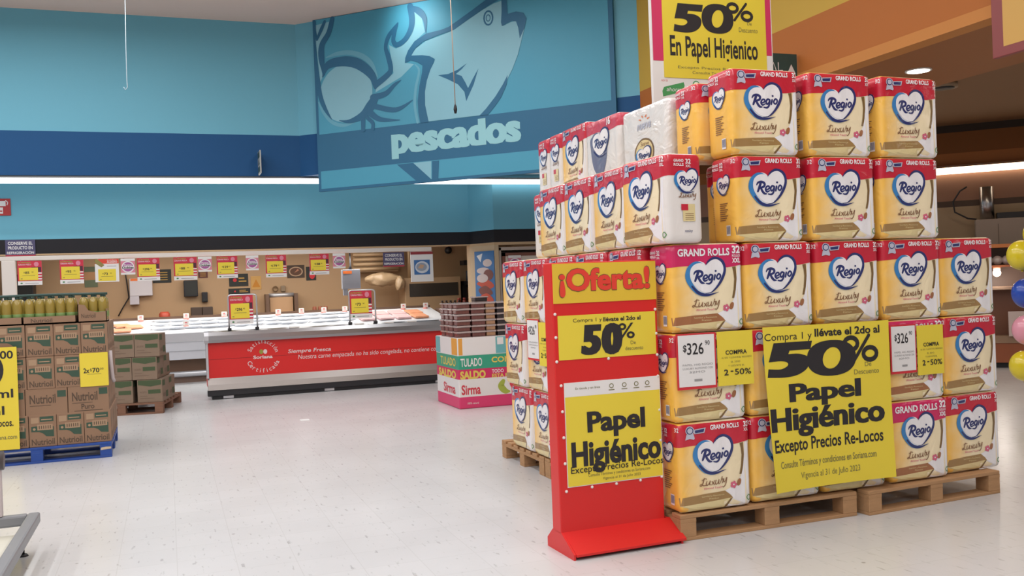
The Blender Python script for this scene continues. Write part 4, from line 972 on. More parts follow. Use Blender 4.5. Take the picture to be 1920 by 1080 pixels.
def frame_sign(x, price, label):
    t = thing('framed_price_sign', label, 'price sign', (x, 13.93, .965))
    fr = M('frame_steel', (205, 205, 205), .3, metal=.7)
    MB().tube([(0, 0, 0), (0, 0, .47), (.01, 0, .49), (.03, 0, .50), (.35, 0, .50), (.38, 0, .49), (.39, 0, .46), (.39, 0, 0)], .012, 8).build('frame', fr, t)
    MB().box(-.02, -.03, 0, .03, .03, .03).box(.36, -.03, 0, .41, .03, .03).build('clamp', dark, t)
    s = bpy.data.objects.new('sheet', None); COL.objects.link(s); s.parent = t; s.location = (.01, 0, .08)
    # sheet pieces hang in the frame
    for ch in [1]: price_sheet(s, .33, .41, price)
    return t
frame_sign(.82, '296', 'framed $296 price sign on the left of the red case rail')
frame_sign(2.545, '73', 'framed $73 price sign on the right of the red case rail')

# ------------------------------------------------------------------ hanging price signs
def hang(x0, z0, x1, z1, price, label, ali=False):
    t = thing('hanging_price_sign', label, 'price sign', (x0, 16.71, z0), 0, 'price signs along the counter rail')
    price_sheet(t, x1 - x0, z1 - z0, price, ali)
    MB().tube([(.05, 0, z1 - z0 - .01), (.05, .02, z1 - z0 + .03)], .004, 6).build('hook', white, t)
for q in [(-2.21, 1.75, -1.86, 2.135, '85', 'pink-topped price sign, leftmost on the counter rail'), (-1.6, 1.75, -1.25, 2.135, '95', 'pink-topped price sign, second from left on the counter rail'),
          (-.44, 1.76, -.09, 2.135, '296', 'pink-topped price sign right of the first round pink sticker sign'), (.13, 1.75, .50, 2.135, '88', 'pink-topped price sign left of the second round pink sticker sign'),
          (.82, 1.76, 1.16, 2.135, '129', 'pink-topped price sign between the second and third round pink signs'), (1.63, 1.75, 1.98, 2.135, '179', 'pink-topped price sign right of the third round pink sign'),
          (2.38, 1.77, 2.72, 2.135, '188', 'pink-topped price sign, rightmost on the counter rail')]:
    hang(*q)
hang(-1.08, 1.76, -.72, 2.135, '73', 'white price sign with orange-red top on the counter rail', True)
def dobles(x0, z0, x1, z1, label, y=16.70):
    t = thing('round_emblem_sign', label, 'sign', (x0, y, z0), 0, 'round pink emblem signs'); w_, h = x1 - x0, z1 - z0
    MB().box(0, -.004, 0, w_, 0, h).build('card', pink_pr, t)
    d = D2(); d.rect(0, h * .84, w_, h, 1, 1); d.rect(0, 0, w_, h * .12, 1, 1); d.ell((w_ / 2, h * .48), w_ * .44, h * .36, 1, 2, 20); d.ell((w_ / 2, h * .48), w_ * .36, h * .29, 0, 3, 20)
    d.text('Puntos', w_ * .24, h * .54, w_ * .76, h * .66, 1, 4, bold=.02); d.rect(w_ * .06, h * .36, w_ * .94, h * .52, 1, 4); d.text('Dobles', w_ * .1, h * .37, w_ * .9, h * .50, 2, 5, bold=.03)
    d.build('emblem', [purple, paper, black], t, y0=-.004)
for q in [(-.69, 1.87, -.47, 2.135, 'round pink emblem sign beside the orange-red topped price sign'), (.52, 1.88, .74, 2.135, 'round pink emblem sign, second from left on the rail'), (1.30, 1.88, 1.51, 2.135, 'round pink emblem sign, third from left on the rail'), (2.79, 1.87, 3.01, 2.135, 'round pink emblem sign, right end of the rail')]: dobles(*q)
def conserve(x0, z0, x1, z1, y, label):
    t = thing('notice_sign', label, 'sign', (x0, y, z0)); w_, h = x1 - x0, z1 - z0
    MB().box(0, -.006, 0, w_, 0, h).build('panel', M('notice_navy', (74, 70, 104), .5), t)
    d = D2(); d.rect(0, 0, w_, h * .09, 1, 1)
    for i, s in enumerate(('CONSERVE EL', 'PRODUCTO EN', 'REFRIGERACIÓN')): d.text(s, w_ * (.09 - .04 * (i == 2)), h * (.70 - .28 * i), w_ * (.91 + .04 * (i == 2)), h * (.89 - .28 * i), 0, 1, bold=.02)
    d.build('lettering', [paper, M('notice_red', (176, 50, 66), .5)], t, y0=-.006)
conserve(-2.38, 2.215, -1.95, 2.48, 16.79, 'navy refrigeration notice on the black band at left')
conserve(3.70, 1.87, 4.09, 2.13, 16.72, 'navy refrigeration notice hanging at the right of the rail')
t = thing('picture_sign', 'white sign with fish plate on blue, red top', 'sign', (4.2, 16.70, 1.58))
MB().box(0, -.02, 0, .42, 0, .555, bev=.003).build('panel', paper, t)
d = D2(); d.rect(0, .50, .42, .55, 0, 1); d.rect(.06, .13, .36, .40, 1, 1); d.ell((.21, .265), .13, .11, 2, 2); d.ell((.20, .27), .10, .075, 3, 3); d.poly([(.13, .25), (.18, .32), (.25, .30), (.22, .24)], 4, 4)
d.build('print', [M('dark_red_print', (146, 48, 52), .6), M('plate_blue', (62, 110, 168), .6), M('plate_white', (206, 212, 220), .6), M('plate_grey', (150, 160, 176), .6), M('fillet_tan', (196, 160, 130), .6)], t, y0=-.02)

# ------------------------------------------------------------------ fish counter with ice
t = thing('fish_counter', 'long pale counter heaped with ice below the kitchen opening', 'counter', (-1.25, 16.9, 0))
LC = 6.18
ice = M('crushed_ice', (240, 243, 246), .35, bump=.8, bscale=25)
MB().box(0, 0, .70, LC, .05, .86, bev=.01).build('front_rail', alu, t)
MB().box(0, .02, .55, LC, .05, .70).box(0, .04, .40, LC, .06, .56).build('front_panel', M('panel_silver', (204, 206, 212), .4, metal=.3), t)
MB().box(0, .25, .16, LC, .30, .40).build('back_panel', M('panel_brown', (130, 100, 80), .6), t)
MB().tube([(0, .06, .15), (LC, .06, .15)], .05, 12).build('foot_bumper', alu, t)
MB().box(0, .1, 0, LC, 1.1, .10).build('plinth', M('plinth_brown', (120, 96, 84), .6), t)
MB().prism([(0.02, .86), (.04, .885), (1.25, 1.075), (1.25, .60), (.06, .60)], 'x', .01, LC).build('ice_bed', ice, t)
MB().box(0, 1.25, .3, LC, 1.30, 1.12).build('back_ledge', M('ledge_brown', (96, 72, 56), .6), t)
def icez(y): return .885 + (y - 16.94) * (.19 / 1.21)
fs = M('fish_silver', (176, 182, 190), .3, noise=.25, scale=20)
f0 = thing('fish', '-', 'fish')
def fish_mesh():
    m = MB(); pr = [(-.16, .004), (-.13, .016), (-.08, .028), (0, .036), (.08, .030), (.13, .020), (.155, .006)]
    m.tube([(x, 0, .02 + .006 * math.sin(x * 14)) for x, r in pr], [r for x, r in pr], 10)
    for v in m.bm.verts: v.co.z = .02 + (v.co.z - .02) * .6
    return m
fish_mesh().build('body', fs, f0)
MB().prism([(-.15, 0), (-.215, .045), (-.19, 0), (-.215, -.04)], 'z', .016, .022).prism([(.02, .03), (-.06, .03), (-.03, .058)], 'z', .018, .022).build('fin', M('fin_grey', (130, 132, 138), .5), f0)
GF = 'whole fish laid in rows on the ice'
ORD = ['first from the salmon', 'second from the salmon', 'third from the salmon', 'fourth from the salmon', 'fifth from the salmon', 'sixth from the salmon', 'midmost', 'sixth from the pink fillets', 'fifth from the pink fillets', 'fourth from the pink fillets', 'third from the pink fillets', 'second from the pink fillets', 'next to the pink fillets']
for i in range(13):
    for j in range(3):
        x = -.10 + i * .265 + random.uniform(-.04, .04); y = 17.12 + j * .36 + random.uniform(-.03, .03)
        o = put(f0, (x, y, icez(y) + .002), f'silver whole fish on the ice, {ORD[i]} in the {["front", "middle", "back"][j]} row', GF, -.25 + random.uniform(-.2, .2))
        o.rotation_euler = (.155, 0, o.rotation_euler.z); s = random.uniform(.85, 1.15); o.scale = (s, s, s)
sal = M('salmon_orange', (240, 168, 128), .4, noise=.15, scale=12)
for i, (x, y) in enumerate([(-.72, 17.10), (-.55, 17.40), (-.74, 17.55)]):
    o = MB().box(-.14, -.12, 0, .14, .12, .035, bev=.016).build('salmon_fillet', sal, loc=(x, y, icez(y) + .012), rz=.2 * i); o.rotation_euler = (.155, 0, .2 * i)
    tag(o, f'orange salmon fillet at the left end of the ice, {["nearest", "middle", "rear"][i]} one', 'fish', 'salmon fillets')
pk = M('pink_flesh', (236, 196, 196), .4, noise=.1, scale=10)
for i in range(8):
    x = 3.45 + (i % 4) * .33; y = 17.15 + (i // 4) * .42
    o = MB().box(-.14, -.17, 0, .14, .17, .04, bev=.018).build('pale_fillet', pk if i % 4 < 3 else sal, loc=(x, y, icez(y) + .012)); o.rotation_euler = (.155, 0, .1)
    tag(o, f'pale pink fillet at the right of the ice, {["first", "second", "third", "fourth"][i % 4]} from left in the {"front" if i < 4 else "back"} row', 'fish', 'pale fillets on the ice')
# little price tags standing in the ice
tg0 = thing('ice_price_tag', '-', 'price tag')
MB().box(-.05, -.006, .03, .05, .006, .12, bev=.01).build('card', white, tg0)
MB().ball((0, .03, .02), .05, sz=.7, u=12, v=8).build('base', M('tag_base_pink', (222, 150, 140), .5), tg0)
d = D2(); d.rect(-.025, .06, .025, .066, 0, 1); d.rect(-.02, .08, .02, .095, 0, 1); d.build('print', [red_ink], tg0, y0=-.006)
for i, x in enumerate([-.45, .32, .98, 1.95, 2.38, 2.80, 3.20, 3.6, 4.35, 4.8]):
    put(tg0, (x, 18.0, icez(18.0)), f'small white price tag at the back of the ice, {["leftmost", "second from left", "third from left", "fourth from left", "fifth from left", "fifth from right", "fourth from right", "third from right", "second from right", "rightmost"][i]}', 'price tags along the back of the ice')
o = put(tg0, (.30, 17.25, icez(17.25)), 'small ring-shaped price tag at the front left of the ice', 'price tags along the back of the ice')

# ------------------------------------------------------------------ kitchen wall and fittings (against the back wall, y = 19.5)
KY = 19.5
def wall_box(name, label, cat, x0, z0, x1, z1, dp, mat, extra=None):
    t = thing(name, label, cat, (x0, KY - dp, z0)); MB().box(0, 0, 0, x1 - x0, dp, z1 - z0, bev=min(.012, dp * .3)).build('panel' if dp < .05 else 'case', mat, t)
    if extra: extra(t, x1 - x0, z1 - z0, dp)
    return t
bk_pr = M('poster_black', (40, 42, 40), .6); gold_pr = M('print_ochre', (190, 150, 70), .6)
def lines(t, w_, h, dp):
    d = D2()
    for i in range(4): d.rect(w_ * .2, h * (.2 + .18 * i), w_ * .8, h * (.26 + .18 * i), 0, 1)
    d.build('print', [gold_pr], t)
def dotp(t, w_, h, dp): d = D2(); d.ell((w_ * .3, h * .5), h * .15, h * .15, 1, 1, 12); d.rect(w_ * .5, h * .35, w_ * .9, h * .45, 0, 1); d.rect(w_ * .5, h * .6, w_ * .8, h * .7, 0, 1); d.build('print', [gold_pr, red_ink], t)
wall_box('cabinet', 'black cabinet in the kitchen at far left behind the price sign', 'cabinet', -2.60, 1.0, -2.28, 1.99, .4, dark, lambda t, w_, h, dp: MB().box(.02, -.01, .02, w_ - .02, 0, h - .02).build('door', bk_pr, t))
wall_box('notice', 'green and ochre striped notice on the kitchen wall', 'notice', -1.45, 1.72, -1.22, 2.11, .01, M('notice_green', (104, 116, 90), .6), lambda t, w_, h, dp: D2().rect(0, h * .35, w_, h * .75, 0, 1).build('print', [M('notice_tan', (186, 140, 96), .6)], t))
def ebox(t, w_, h, dp):
    D2().rect(w_ * .05, h * 1.0, w_ * .36, h * 1.18, 0, 1)
    MB().box(w_ * .05, -.004, h * .86, w_ * .36, 0, h * .99).build('sticker', M('orange_sticker', (236, 120, 50), .5), t)
    MB().box(.0, .0, -.16, w_ * .4, dp, 0).build('junction_box', M('box_lilac', (196, 192, 200), .5), t)
wall_box('electric_box', 'pale grey electric box with orange sticker, left on kitchen wall', 'electric box', -.66, 1.52, -.25, 1.86, .15, M('box_grey', (206, 202, 208), .5), ebox)
tag(MB().tube([(-.76, 19.48, 2.35), (-.72, 19.47, 1.9), (-.68, 19.47, 1.5), (-.80, 19.46, 1.3), (-.88, 19.46, 1.15)], .012, 6).build('cable', dark), 'dark cable dangling beside the pale electric box', 'cable')
wall_box('poster', 'black poster with ochre lines right of the pale electric box', 'poster', -.24, 1.76, .10, 2.02, .01, bk_pr, lines)
wall_box('speaker_box', 'square black box on the kitchen wall below the rail', 'box', .32, 1.47, .58, 1.79, .16, dark, lambda t, w_, h, dp: MB().box(.03, -.005, .03, w_ - .03, 0, h - .03).build('grille', bk_pr, t))
wall_box('soap_dispenser', 'small black dispenser right of the square black box', 'dispenser', .65, 1.35, .76, 1.55, .1, dark, lambda t, w_, h, dp: MB().box(.02, -.02, .02, w_ - .02, 0, .06).build('lever', bk_pr, t))
t = thing('small_crate', 'dark crate against the kitchen wall above the ice', 'crate', (.43, 19.0, .95)); MB().box(0, 0, 0, .2, .35, .26, bev=.01).box(.21, 0, 0, .40, .35, .26, bev=.01).build('case', M('crate_dark', (72, 58, 50), .6), t)
wall_box('notice', 'small dark red notice between black box and rail', 'notice', .60, 1.83, .78, 1.98, .01, M('notice_maroon', (96, 50, 46), .6), lines)
wall_box('poster', 'upper black poster with red dot on the kitchen wall', 'poster', 1.18, 1.64, 1.55, 1.89, .01, bk_pr, dotp)
wall_box('poster', 'lower black strip poster with red dot on the kitchen wall', 'poster', 1.16, 1.48, 1.58, 1.60, .01, bk_pr, dotp)
wall_box('warning_sign', 'ochre triangle warning sign on the kitchen wall', 'sign', 1.60, 1.56, 1.80, 1.83, .01, M('warn_tan', (204, 160, 92), .6), lambda t, w_, h, dp: D2().poly([(.02, .05), (w_ - .02, .05), (w_ / 2, h - .06)], 0, 1).build('triangle', [M('warn_orange', (196, 130, 40), .6)], t))
wall_box('food_picture', 'dark picture of a food plate on the kitchen wall', 'picture', 2.32, 1.77, 2.67, 2.03, .01, M('pic_dark', (74, 58, 46), .6), lambda t, w_, h, dp: D2().ell((w_ * .5, h * .5), w_ * .4, h * .38, 0, 1).ell((w_ * .5, h * .5), w_ * .33, h * .3, 1, 2).poly([(w_ * .4, h * .4), (w_ * .7, h * .6), (w_ * .6, h * .7)], 2, 3).build('print', [M('pic_cream', (190, 160, 130), .6), M('pic_brown', (96, 64, 46), .6), M('pic_tan', (190, 130, 100), .6)], t))
wall_box('poster', 'small black and red poster right of the food picture', 'poster', 2.70, 1.71, 2.90, 1.99, .01, bk_pr, lambda t, w_, h, dp: D2().ell((w_ * .6, h * .4), w_ * .3, h * .3, 0, 1).build('print', [red_ink], t))
t = thing('cable_ring', 'coiled ring hanging on the kitchen wall', 'ring', (2.07, 19.46, 1.56)); MB().tube([(.05 * math.cos(a * PI / 8), 0, .05 * math.sin(a * PI / 8)) for a in range(17)], .012, 6).build('loop', M('ring_brown', (120, 92, 62), .6), t)
wall_box('socket', 'small metal socket box right of the coiled ring', 'socket', 2.18, 1.50, 2.27, 1.62, .06, M('socket_grey', (140, 120, 96), .5))
t = thing('paper_dispenser', 'wall dispenser with a steel roll and hanging brown paper', 'dispenser', (1.85, 19.2, 1.10))
MB().box(0, 0, -.1, .07, .3, .36).box(.56, 0, -.1, .63, .3, .36).build('bracket', M('bracket_dark', (110, 86, 70), .5), t)
MB().tube([(.07, .12, .33), (.56, .12, .33)], .045, 12).build('roll', alu, t)
MB().box(.09, .10, -.08, .54, .11, .30).build('paper_sheet', M('kraft_paper', (198, 160, 122), .7), t)
rp = M('red_plastic', (196, 84, 62), .4)
for i in range(3): tag(MB().lathe([(.035, 0), (.045, .04), (.04, .16), (.03, .18)], n=12).build('condiment_jar', M('jar_rust', (150, 84, 58), .5), loc=(2.75 + i * .11, 18.85, 1.0)), f'rust coloured jar behind the ice, {["left", "middle", "right"][i]} of three', 'jar', 'rust coloured jars')
t = thing('strainer', 'red plastic tub behind the ice at left', 'tub', (-.05, 19.1, 1.14)); MB().lathe([(.07, 0), (.10, .05), (.10, .16), (.07, .2)], n=16).build('bowl', rp, t)
tag(MB().box(-4.0, 18.7, .85, 6.6, 19.49, 1.0).box(-4.0, 18.75, .0, 6.6, 19.49, .85).build('worktop', M('worktop_tan', (140, 108, 80), .6)), 'brown worktop along the kitchen back wall', 'worktop')
bpy.data.objects['strainer'].location.z = 1.0; bpy.data.objects['small_crate'].location.z = 1.0
t = thing('hanging_scale', 'grey box with orange sticker hung on a black cord', 'scale', (3.05, 17.3, 1.50))
MB().box(0, 0, 0, .34, .12, .36, bev=.012).box(0.02, .02, -.12, .10, .1, 0).build('case', M('scale_grey', (138, 140, 148), .45), t); MB().box(.02, -.004, .28, .18, 0, .33).build('sticker', M('orange_sticker', (236, 120, 50), .5), t)
MB().tube([(.16, .06, .36), (.17, .06, .42), (.16, .06, 1.09)], [.04, .016, .012], 8).build('cord', dark, t)
pipe_m = M('duct_beige', (206, 176, 138), .35, metal=.3)
t = thing('duct_hood', 'beige ribbed ducting over the right part of the kitchen', 'duct', (3.62, 19.1, 1.84))
MB().box(0, .15, .0, .95, .38, .42).build('case', pipe_m, t)
for i in range(4): MB().tube([(0, .1, .06 + i * .1), (.95, .1, .06 + i * .1)], .04, 10).build('pipe', pipe_m, t)
bag = MB().ball((4.15, 18.9, 1.68), .1, sx=3.6, sy=1.5, sz=1.35, u=30, v=18).ball((4.50, 18.85, 1.58), .1, sz=1.5, sy=1.2, u=24, v=16)
from mathutils import noise as mnoise
for v in bag.bm.verts: v.co += Vector(mnoise.noise_vector(v.co * 9)) * .035 + Vector(mnoise.noise_vector(v.co * 26)) * .016
tag(bag.build('plastic_bag', M('bag_tan', (208, 178, 140), .3, coat=.4, bump=.6, bscale=14)), 'crumpled clear bag hanging under the duct', 'bag')
t = thing('kitchen_oven', 'beige unit with a long dark window on the right of the kitchen', 'oven', (4.62, 18.9, 1.0)); MB().box(0, 0, 0, 1.2, .58, .68, bev=.01).build('case', M('oven_beige', (190, 158, 122), .45), t); MB().box(.09, -.01, .29, 1.14, 0, .56).build('window', M('oven_glass', (66, 60, 54), .2), t)
t = thing('vertical_pipe', 'beige vertical pipe right of the ducting', 'pipe', (4.83, 19.3, 1.68)); MB().tube([(0, 0, 0), (0, 0, .92)], .05, 12).build('tube', pipe_m, t)
t = thing('kitchen_fan', 'round dark vent high on the kitchen wall, right', 'vent', (5.74, 19.46, 2.26)); MB().tube([(0, .03, 0), (0, -.03, 0)], .075, 18).build('rim', dark, t); MB().tube([(0, -.031, 0), (0, -.04, 0)], .045, 14).build('hub', M('hub_grey', (84, 78, 72), .5), t)
t = thing('coffee_machine', 'dark machine with blue case at the right end of the kitchen', 'machine', (5.92, 19.0, 1.0))
MB().box(0, 0, .50, .34, .4, .58).box(0, .1, 0, .1, .4, .58).box(.02, 0, .92, .5, .3, 1.02).build('case', dark, t); MB().box(.14, -.02, .44, .5, .3, .80, bev=.02).build('tank', M('tank_blue', (70, 84, 104), .4), t)
MB().tube([(.5, .1, .5), (.6, .05, .3), (.5, .05, .2), (.56, .1, .1)], .015, 6).build('hose', dark, t)
hb = thing('honey_bottle', '-', 'bottle')
MB().lathe([(.03, 0), (.035, .02), (.035, .09), (.02, .12)], n=10).build('body', M('honey_dark', (66, 44, 30), .3), hb); MB().lathe([(.0355, .03), (.0365, .035), (.0365, .075), (.0355, .08)], n=10).build('bottle_label', M('label_cream', (214, 200, 120), .5), hb); MB().lathe([(.018, .12), (.02, .122), (.02, .14), (.016, .142)], n=10).build('cap', dark, hb)
tag(MB().box(4.97, 17.5, 0, 6.3, 17.9, 1.06).build('side_cabinet', M('cabinet_dark', (104, 80, 64), .6)), 'brown cabinet at the right end of the ice counter', 'cabinet')
for i in range(5): put(hb, (5.03 + i * .085, 17.6, 1.06), f'dark bottle with cream label beside the ice, {["leftmost", "second from left", "middle", "second from right", "rightmost"][i]} of five', 'dark bottles beside the ice')
rj = thing('red_jar', '-', 'jar'); MB().lathe([(.04, 0), (.045, .02), (.045, .12), (.03, .15)], n=10).build('body', M('jar_red', (132, 52, 40), .35), rj); MB().lathe([(.032, .15), (.034, .152), (.034, .18), (.03, .182)], n=10).build('lid', M('lid_red', (150, 60, 50), .4), rj)
for i in range(6): put(rj, (5.42 + i * .11, 17.75, 1.06), f'red jar on the cabinet behind the clamshells, {["leftmost", "second from left", "third from left", "third from right", "second from right", "rightmost"][i]}', 'red jars on the cabinet')

# ------------------------------------------------------------------ column poster and freezer
dirc = math.atan2(-.6, .28)
t = thing('poster', 'blue poster with shellfish picture on the beige wall step', 'poster', Vector((5.38, 16.8, 0)) + Vector((.28, -.6, 0)) * .20 + Vector((-.906, -.423, 0)) * .006, dirc)
MB().box(0, -.008, .95, .52, 0, 2.1).build('panel', M('poster_blue', (58, 112, 166), .5), t)
d = D2(); d.poly([(.06, 2.02), (.22, 2.06), (.16, 1.90)], 2, 1); d.ell((.34, 1.88), .12, .07, 0, 1); d.ell((.22, 1.74), .17, .06, 0, 2); d.ell((.36, 1.66), .13, .10, 1, 3); d.ell((.20, 1.60), .15, .08, 0, 4)
d.poly([(.04, 1.50), (.30, 1.58), (.50, 1.46), (.34, 1.40)], 3, 2, True); d.poly([(.08, 1.38), (.28, 1.46), (.46, 1.32), (.24, 1.26)], 1, 3, True); d.poly([(.05, 1.22), (.3, 1.32), (.48, 1.18), (.2, 1.14)], 3, 4, True); d.ell((.28, 1.05), .15, .05, 2, 1)
d.build('print', [M('shell_pale', (206, 190, 186), .5), M('shell_dark', (120, 66, 58), .5), M('shell_white', (224, 222, 220), .5), M('shell_orange', (190, 76, 54), .5)], t, y0=-.008)
t = thing('glass_freezer', 'upright glass-door freezer beside the blue shellfish poster', 'freezer', (5.76, 16.24, 0))
MB().box(0, 0, 0, 1.4, .7, .10).box(0, 0, .1, .04, .7, 2.15).box(1.36, 0, .1, 1.4, .7, 2.15).box(0, 0, 2.1, 1.4, .7, 2.16).box(0, .66, .1, 1.4, .7, 2.1).build('cabinet', M('freezer_grey', (186, 172, 160), .5), t)
dr = MB().box(.05, -.03, .15, .11, 0, 2.05).box(1.29, -.03, .15, 1.35, 0, 2.05).box(.05, -.03, .15, 1.35, 0, .21).box(.05, -.03, 1.99, 1.35, 0, 2.05).build('door_frame', M('door_brown', (120, 72, 58), .5), t)
MB().box(.11, -.02, .21, 1.29, -.012, 1.99).build('pane', M('freezer_glass', (214, 200, 186), .15, trans=.0, coat=.4), dr)
MB().box(.13, -.06, .8, .16, -.03, 1.3, bev=.008).build('handle', alu, dr)
dobles(5.92, 1.70, 6.17, 2.0, 'round pink emblem sign on the freezer door', 16.20)

# ------------------------------------------------------------------ clamshell bin
t = thing('produce_bin', 'printed cardboard bin with green and pink bands holding clamshell boxes', 'bin', (3.215, 10.67, 0))
BW, BDp = .95, .95
stk = [(0, (214, 66, 112)), (.14, (226, 222, 220)), (.33, (206, 54, 98)), (.465, (62, 158, 128)), (.63, (226, 222, 220))]
m = zbands('bin_bands', stk, .45)
MB().box(0, 0, 0, BW, BDp, .845, bev=.012).build('box', m, t)
d = D2()
d.rect(0.01, .64, .06, .84, 0, 1); d.rect(.48, .64, .70, .84, 1, 1); d.rect(.70, .64, .94, .84, 5, 1)
d.rect(.06, .64, .48, .84, 3, 1)
d.rect(.50, .745, .58, .83, 3, 2)
BM = [M('band_orange', (226, 160, 70), .5), M('band_teal', (110, 176, 180), .5), M('band_yellow', (222, 196, 92), .5), M('band_white', (230, 226, 224), .5), M('band_red', (204, 60, 74), .5), M('band_rose', (206, 60, 104), .5), M('band_olive', (164, 176, 70), .5)]
d.build('top_band_print', BM, t); d = D2()
d.text('Sirma', .03, .165, .27, .285, 4, 1, bold=.03); d.stroke([(.56, .30, .05), (.53, .24, .08), (.58, .18, .07), (.63, .17, .03)], mi=6, layer=1); d.poly([(.64, .26), (.67, .30), (.71, .29), (.72, .25), (.68, .20)], 4, 1, True)
d.build('name_lettering', BM, t); d = D2()
d.text('TULADO', .03, .50, .30, .60, 3, 1, bold=.02); d.text('CON JU', .42, .51, .80, .60, 2, 1, bold=.03)
d.text('SALDO', .02, .35, .34, .45, 2, 1, bold=.05); d.text('TODO', .42, .405, .57, .45, 3, 1, bold=.02); d.text('ESTA RICO', .42, .35, .75, .395, 2, 1, bold=.03)
d.text('100% natural', .10, .05, .24, .075, 3, 1)
d.build('band_lettering', BM, t)
d = D2()
d.rect(.7, .64, .93, .84, 0, 1); d.rect(.0, .64, .2, .84, 1, 1); d.text('Sirma', .3, .165, .8, .285, 4, 1, bold=.03); d.text('TULADO', .2, .50, .85, .60, 2, 1, bold=.02); d.text('SALDO', .1, .35, .85, .45, 2, 1, bold=.05)
d.build('end_print', [M('band_orange', (226, 160, 70), .5), M('band_teal', (110, 176, 180), .5), M('band_yellow', (222, 196, 92), .5), M('band_white', (230, 226, 224), .5), M('band_red', (204, 60, 74), .5)], t, lambda u, v, off: (-off, BDp - u, v))
clear = M('clamshell_film', (176, 160, 156), .15, coat=.8, bump=.5, bscale=30)
def clam(col, name):
    t = thing(name, '-', 'clamshell box')
    MB().box(-.095, -.07, .006, .095, .07, .06, bev=.012).build('contents', col, t)
    MB().box(-.105, -.08, .052, .105, .08, .068, bev=.006).build('lid', clear, t)
    MB().box(-.10, -.075, 0, .10, .075, .006).build('base', clear, t)
    return t
cl_b = clam(M('contents_brown', (112, 66, 60), .4, coat=.5, noise=.4, scale=40), 'clamshell_box'); cl_t = clam(M('contents_tan', (176, 136, 104), .5, noise=.2, scale=30), 'clamshell_box'); cl_k = clam(M('contents_black', (48, 40, 42), .35, coat=.4, noise=.3, scale=30), 'clamshell_box')
cl_b.scale = (.88, 1, 1); cl_t.scale = (.62, 1, 1); cl_k.scale = (.88, 1, 1)
LV = ['bottom', 'second', 'third', 'fourth', 'fifth', 'sixth', 'top']
for lv in range(6):
    for i in range(2):
        for j in range(4):
            put(cl_b, (3.315 + i * .188 + random.uniform(-.006, .006), 10.78 + j * .19, .846 + lv * .0685), f'clear box of brown produce, {LV[lv]} layer, {["left", "right"][i]} pile, {["front", "second", "third", "rear"][j]} row', 'brown produce clamshells', random.uniform(-.04, .04))
    for j in range(2):
        put(cl_t, (3.665, 10.80 + j * .2, .846 + lv * .0685), f'clear box of tan produce, {LV[lv]} layer of the {["front", "rear"][j]} tan pile', 'tan produce clamshells')
for lv in range(6):
    for j in range(2):
        put(cl_k, (3.835, 10.80 + j * .2, .846 + lv * .0685), f'black box of dark produce, {LV[lv]} layer of the {["front", "second"][j]} black pile', 'dark produce clamshells')
for lv in range(7):
    put(cl_k, (3.69, 11.22 + .01 * (lv % 2), .846 + lv * .0685), f'black box of dark produce, {LV[lv]} layer of the rear black pile beside the brown boxes', 'dark produce clamshells', .06)
for lv in range(6): put(cl_k, (3.90, 11.25, .846 + lv * .0685), f'black box of dark produce, {LV[lv]} layer of the rear right black pile', 'dark produce clamshells', .04)

# ------------------------------------------------------------------ signs on the walls
dg = M('exit_green', (46, 76, 74), .5)
t = thing('projecting_sign', 'small dark sign standing out from the blue band over the light strip', 'sign', (1.50, 15.9, 3.43))
MB().box(0, -.25, 0, .02, .1, .37).build('panel', M('sign_grey', (178, 178, 172), .5), t)
d = D2(); d.rect(.02, .26, .33, .36, 0, 1); d.rect(.02, .03, .33, .12, 0, 1); d.poly([(.05, .15), (.3, .15), (.18, .25)], 0, 1); d.build('print', [dg], t, lambda u, v, off: (-off, .1 - u, v))
t = thing('exit_sign', 'dark green arrow sign behind the left top pack on the orange wall', 'sign', (6.44, 8.36, 3.57))
MB().box(-.35, 0, 0, 0, .02, .24).build('panel', dg, t)
d = D2(); d.poly([(-.13, .03), (-.02, .03), (-.075, .13)], 0, 1); d.stroke([(-.32, .06), (-.30, .14), (-.27, .06)], .012, 0, 1, smooth=False); d.stroke([(-.24, .14), (-.24, .06), (-.19, .06)], .012, 0, 1, smooth=False); d.build('print', [paper], t)
t = thing('fire_sign', 'red fire equipment sign cut off at the left edge', 'sign', (-2.75, 16.79, 2.87))
MB().box(0, -.01, 0, .47, 0, .27, bev=.003).build('panel', M('fire_red', (176, 44, 44), .5), t)
d = D2(); d.rect(.24, .15, .40, .23, 0, 1); d.rect(.24, .03, .36, .13, 0, 1); d.stroke([(.40, .24), (.43, .21), (.42, .17)], .012, 0, 1); d.rect(.25, .06, .35, .08, 1, 2); d.build('print', [paper, M('fire_red2', (176, 44, 44), .5)], t, y0=-.01)
t = thing('hanging_board', 'maroon framed cream board on the orange wall at the upper right', 'sign', (6.36, 5.77, 3.135), -PI / 2)
MB().box(0, 0, 0, 1.7, .05, 1.1, bev=.006).build('frame', M('maroon_frame', (136, 62, 60), .5), t)
D2().rect(.11, .075, 1.6, 1.0, 0, 1).build('panel', [M('board_cream', (206, 162, 84), .6)], t)

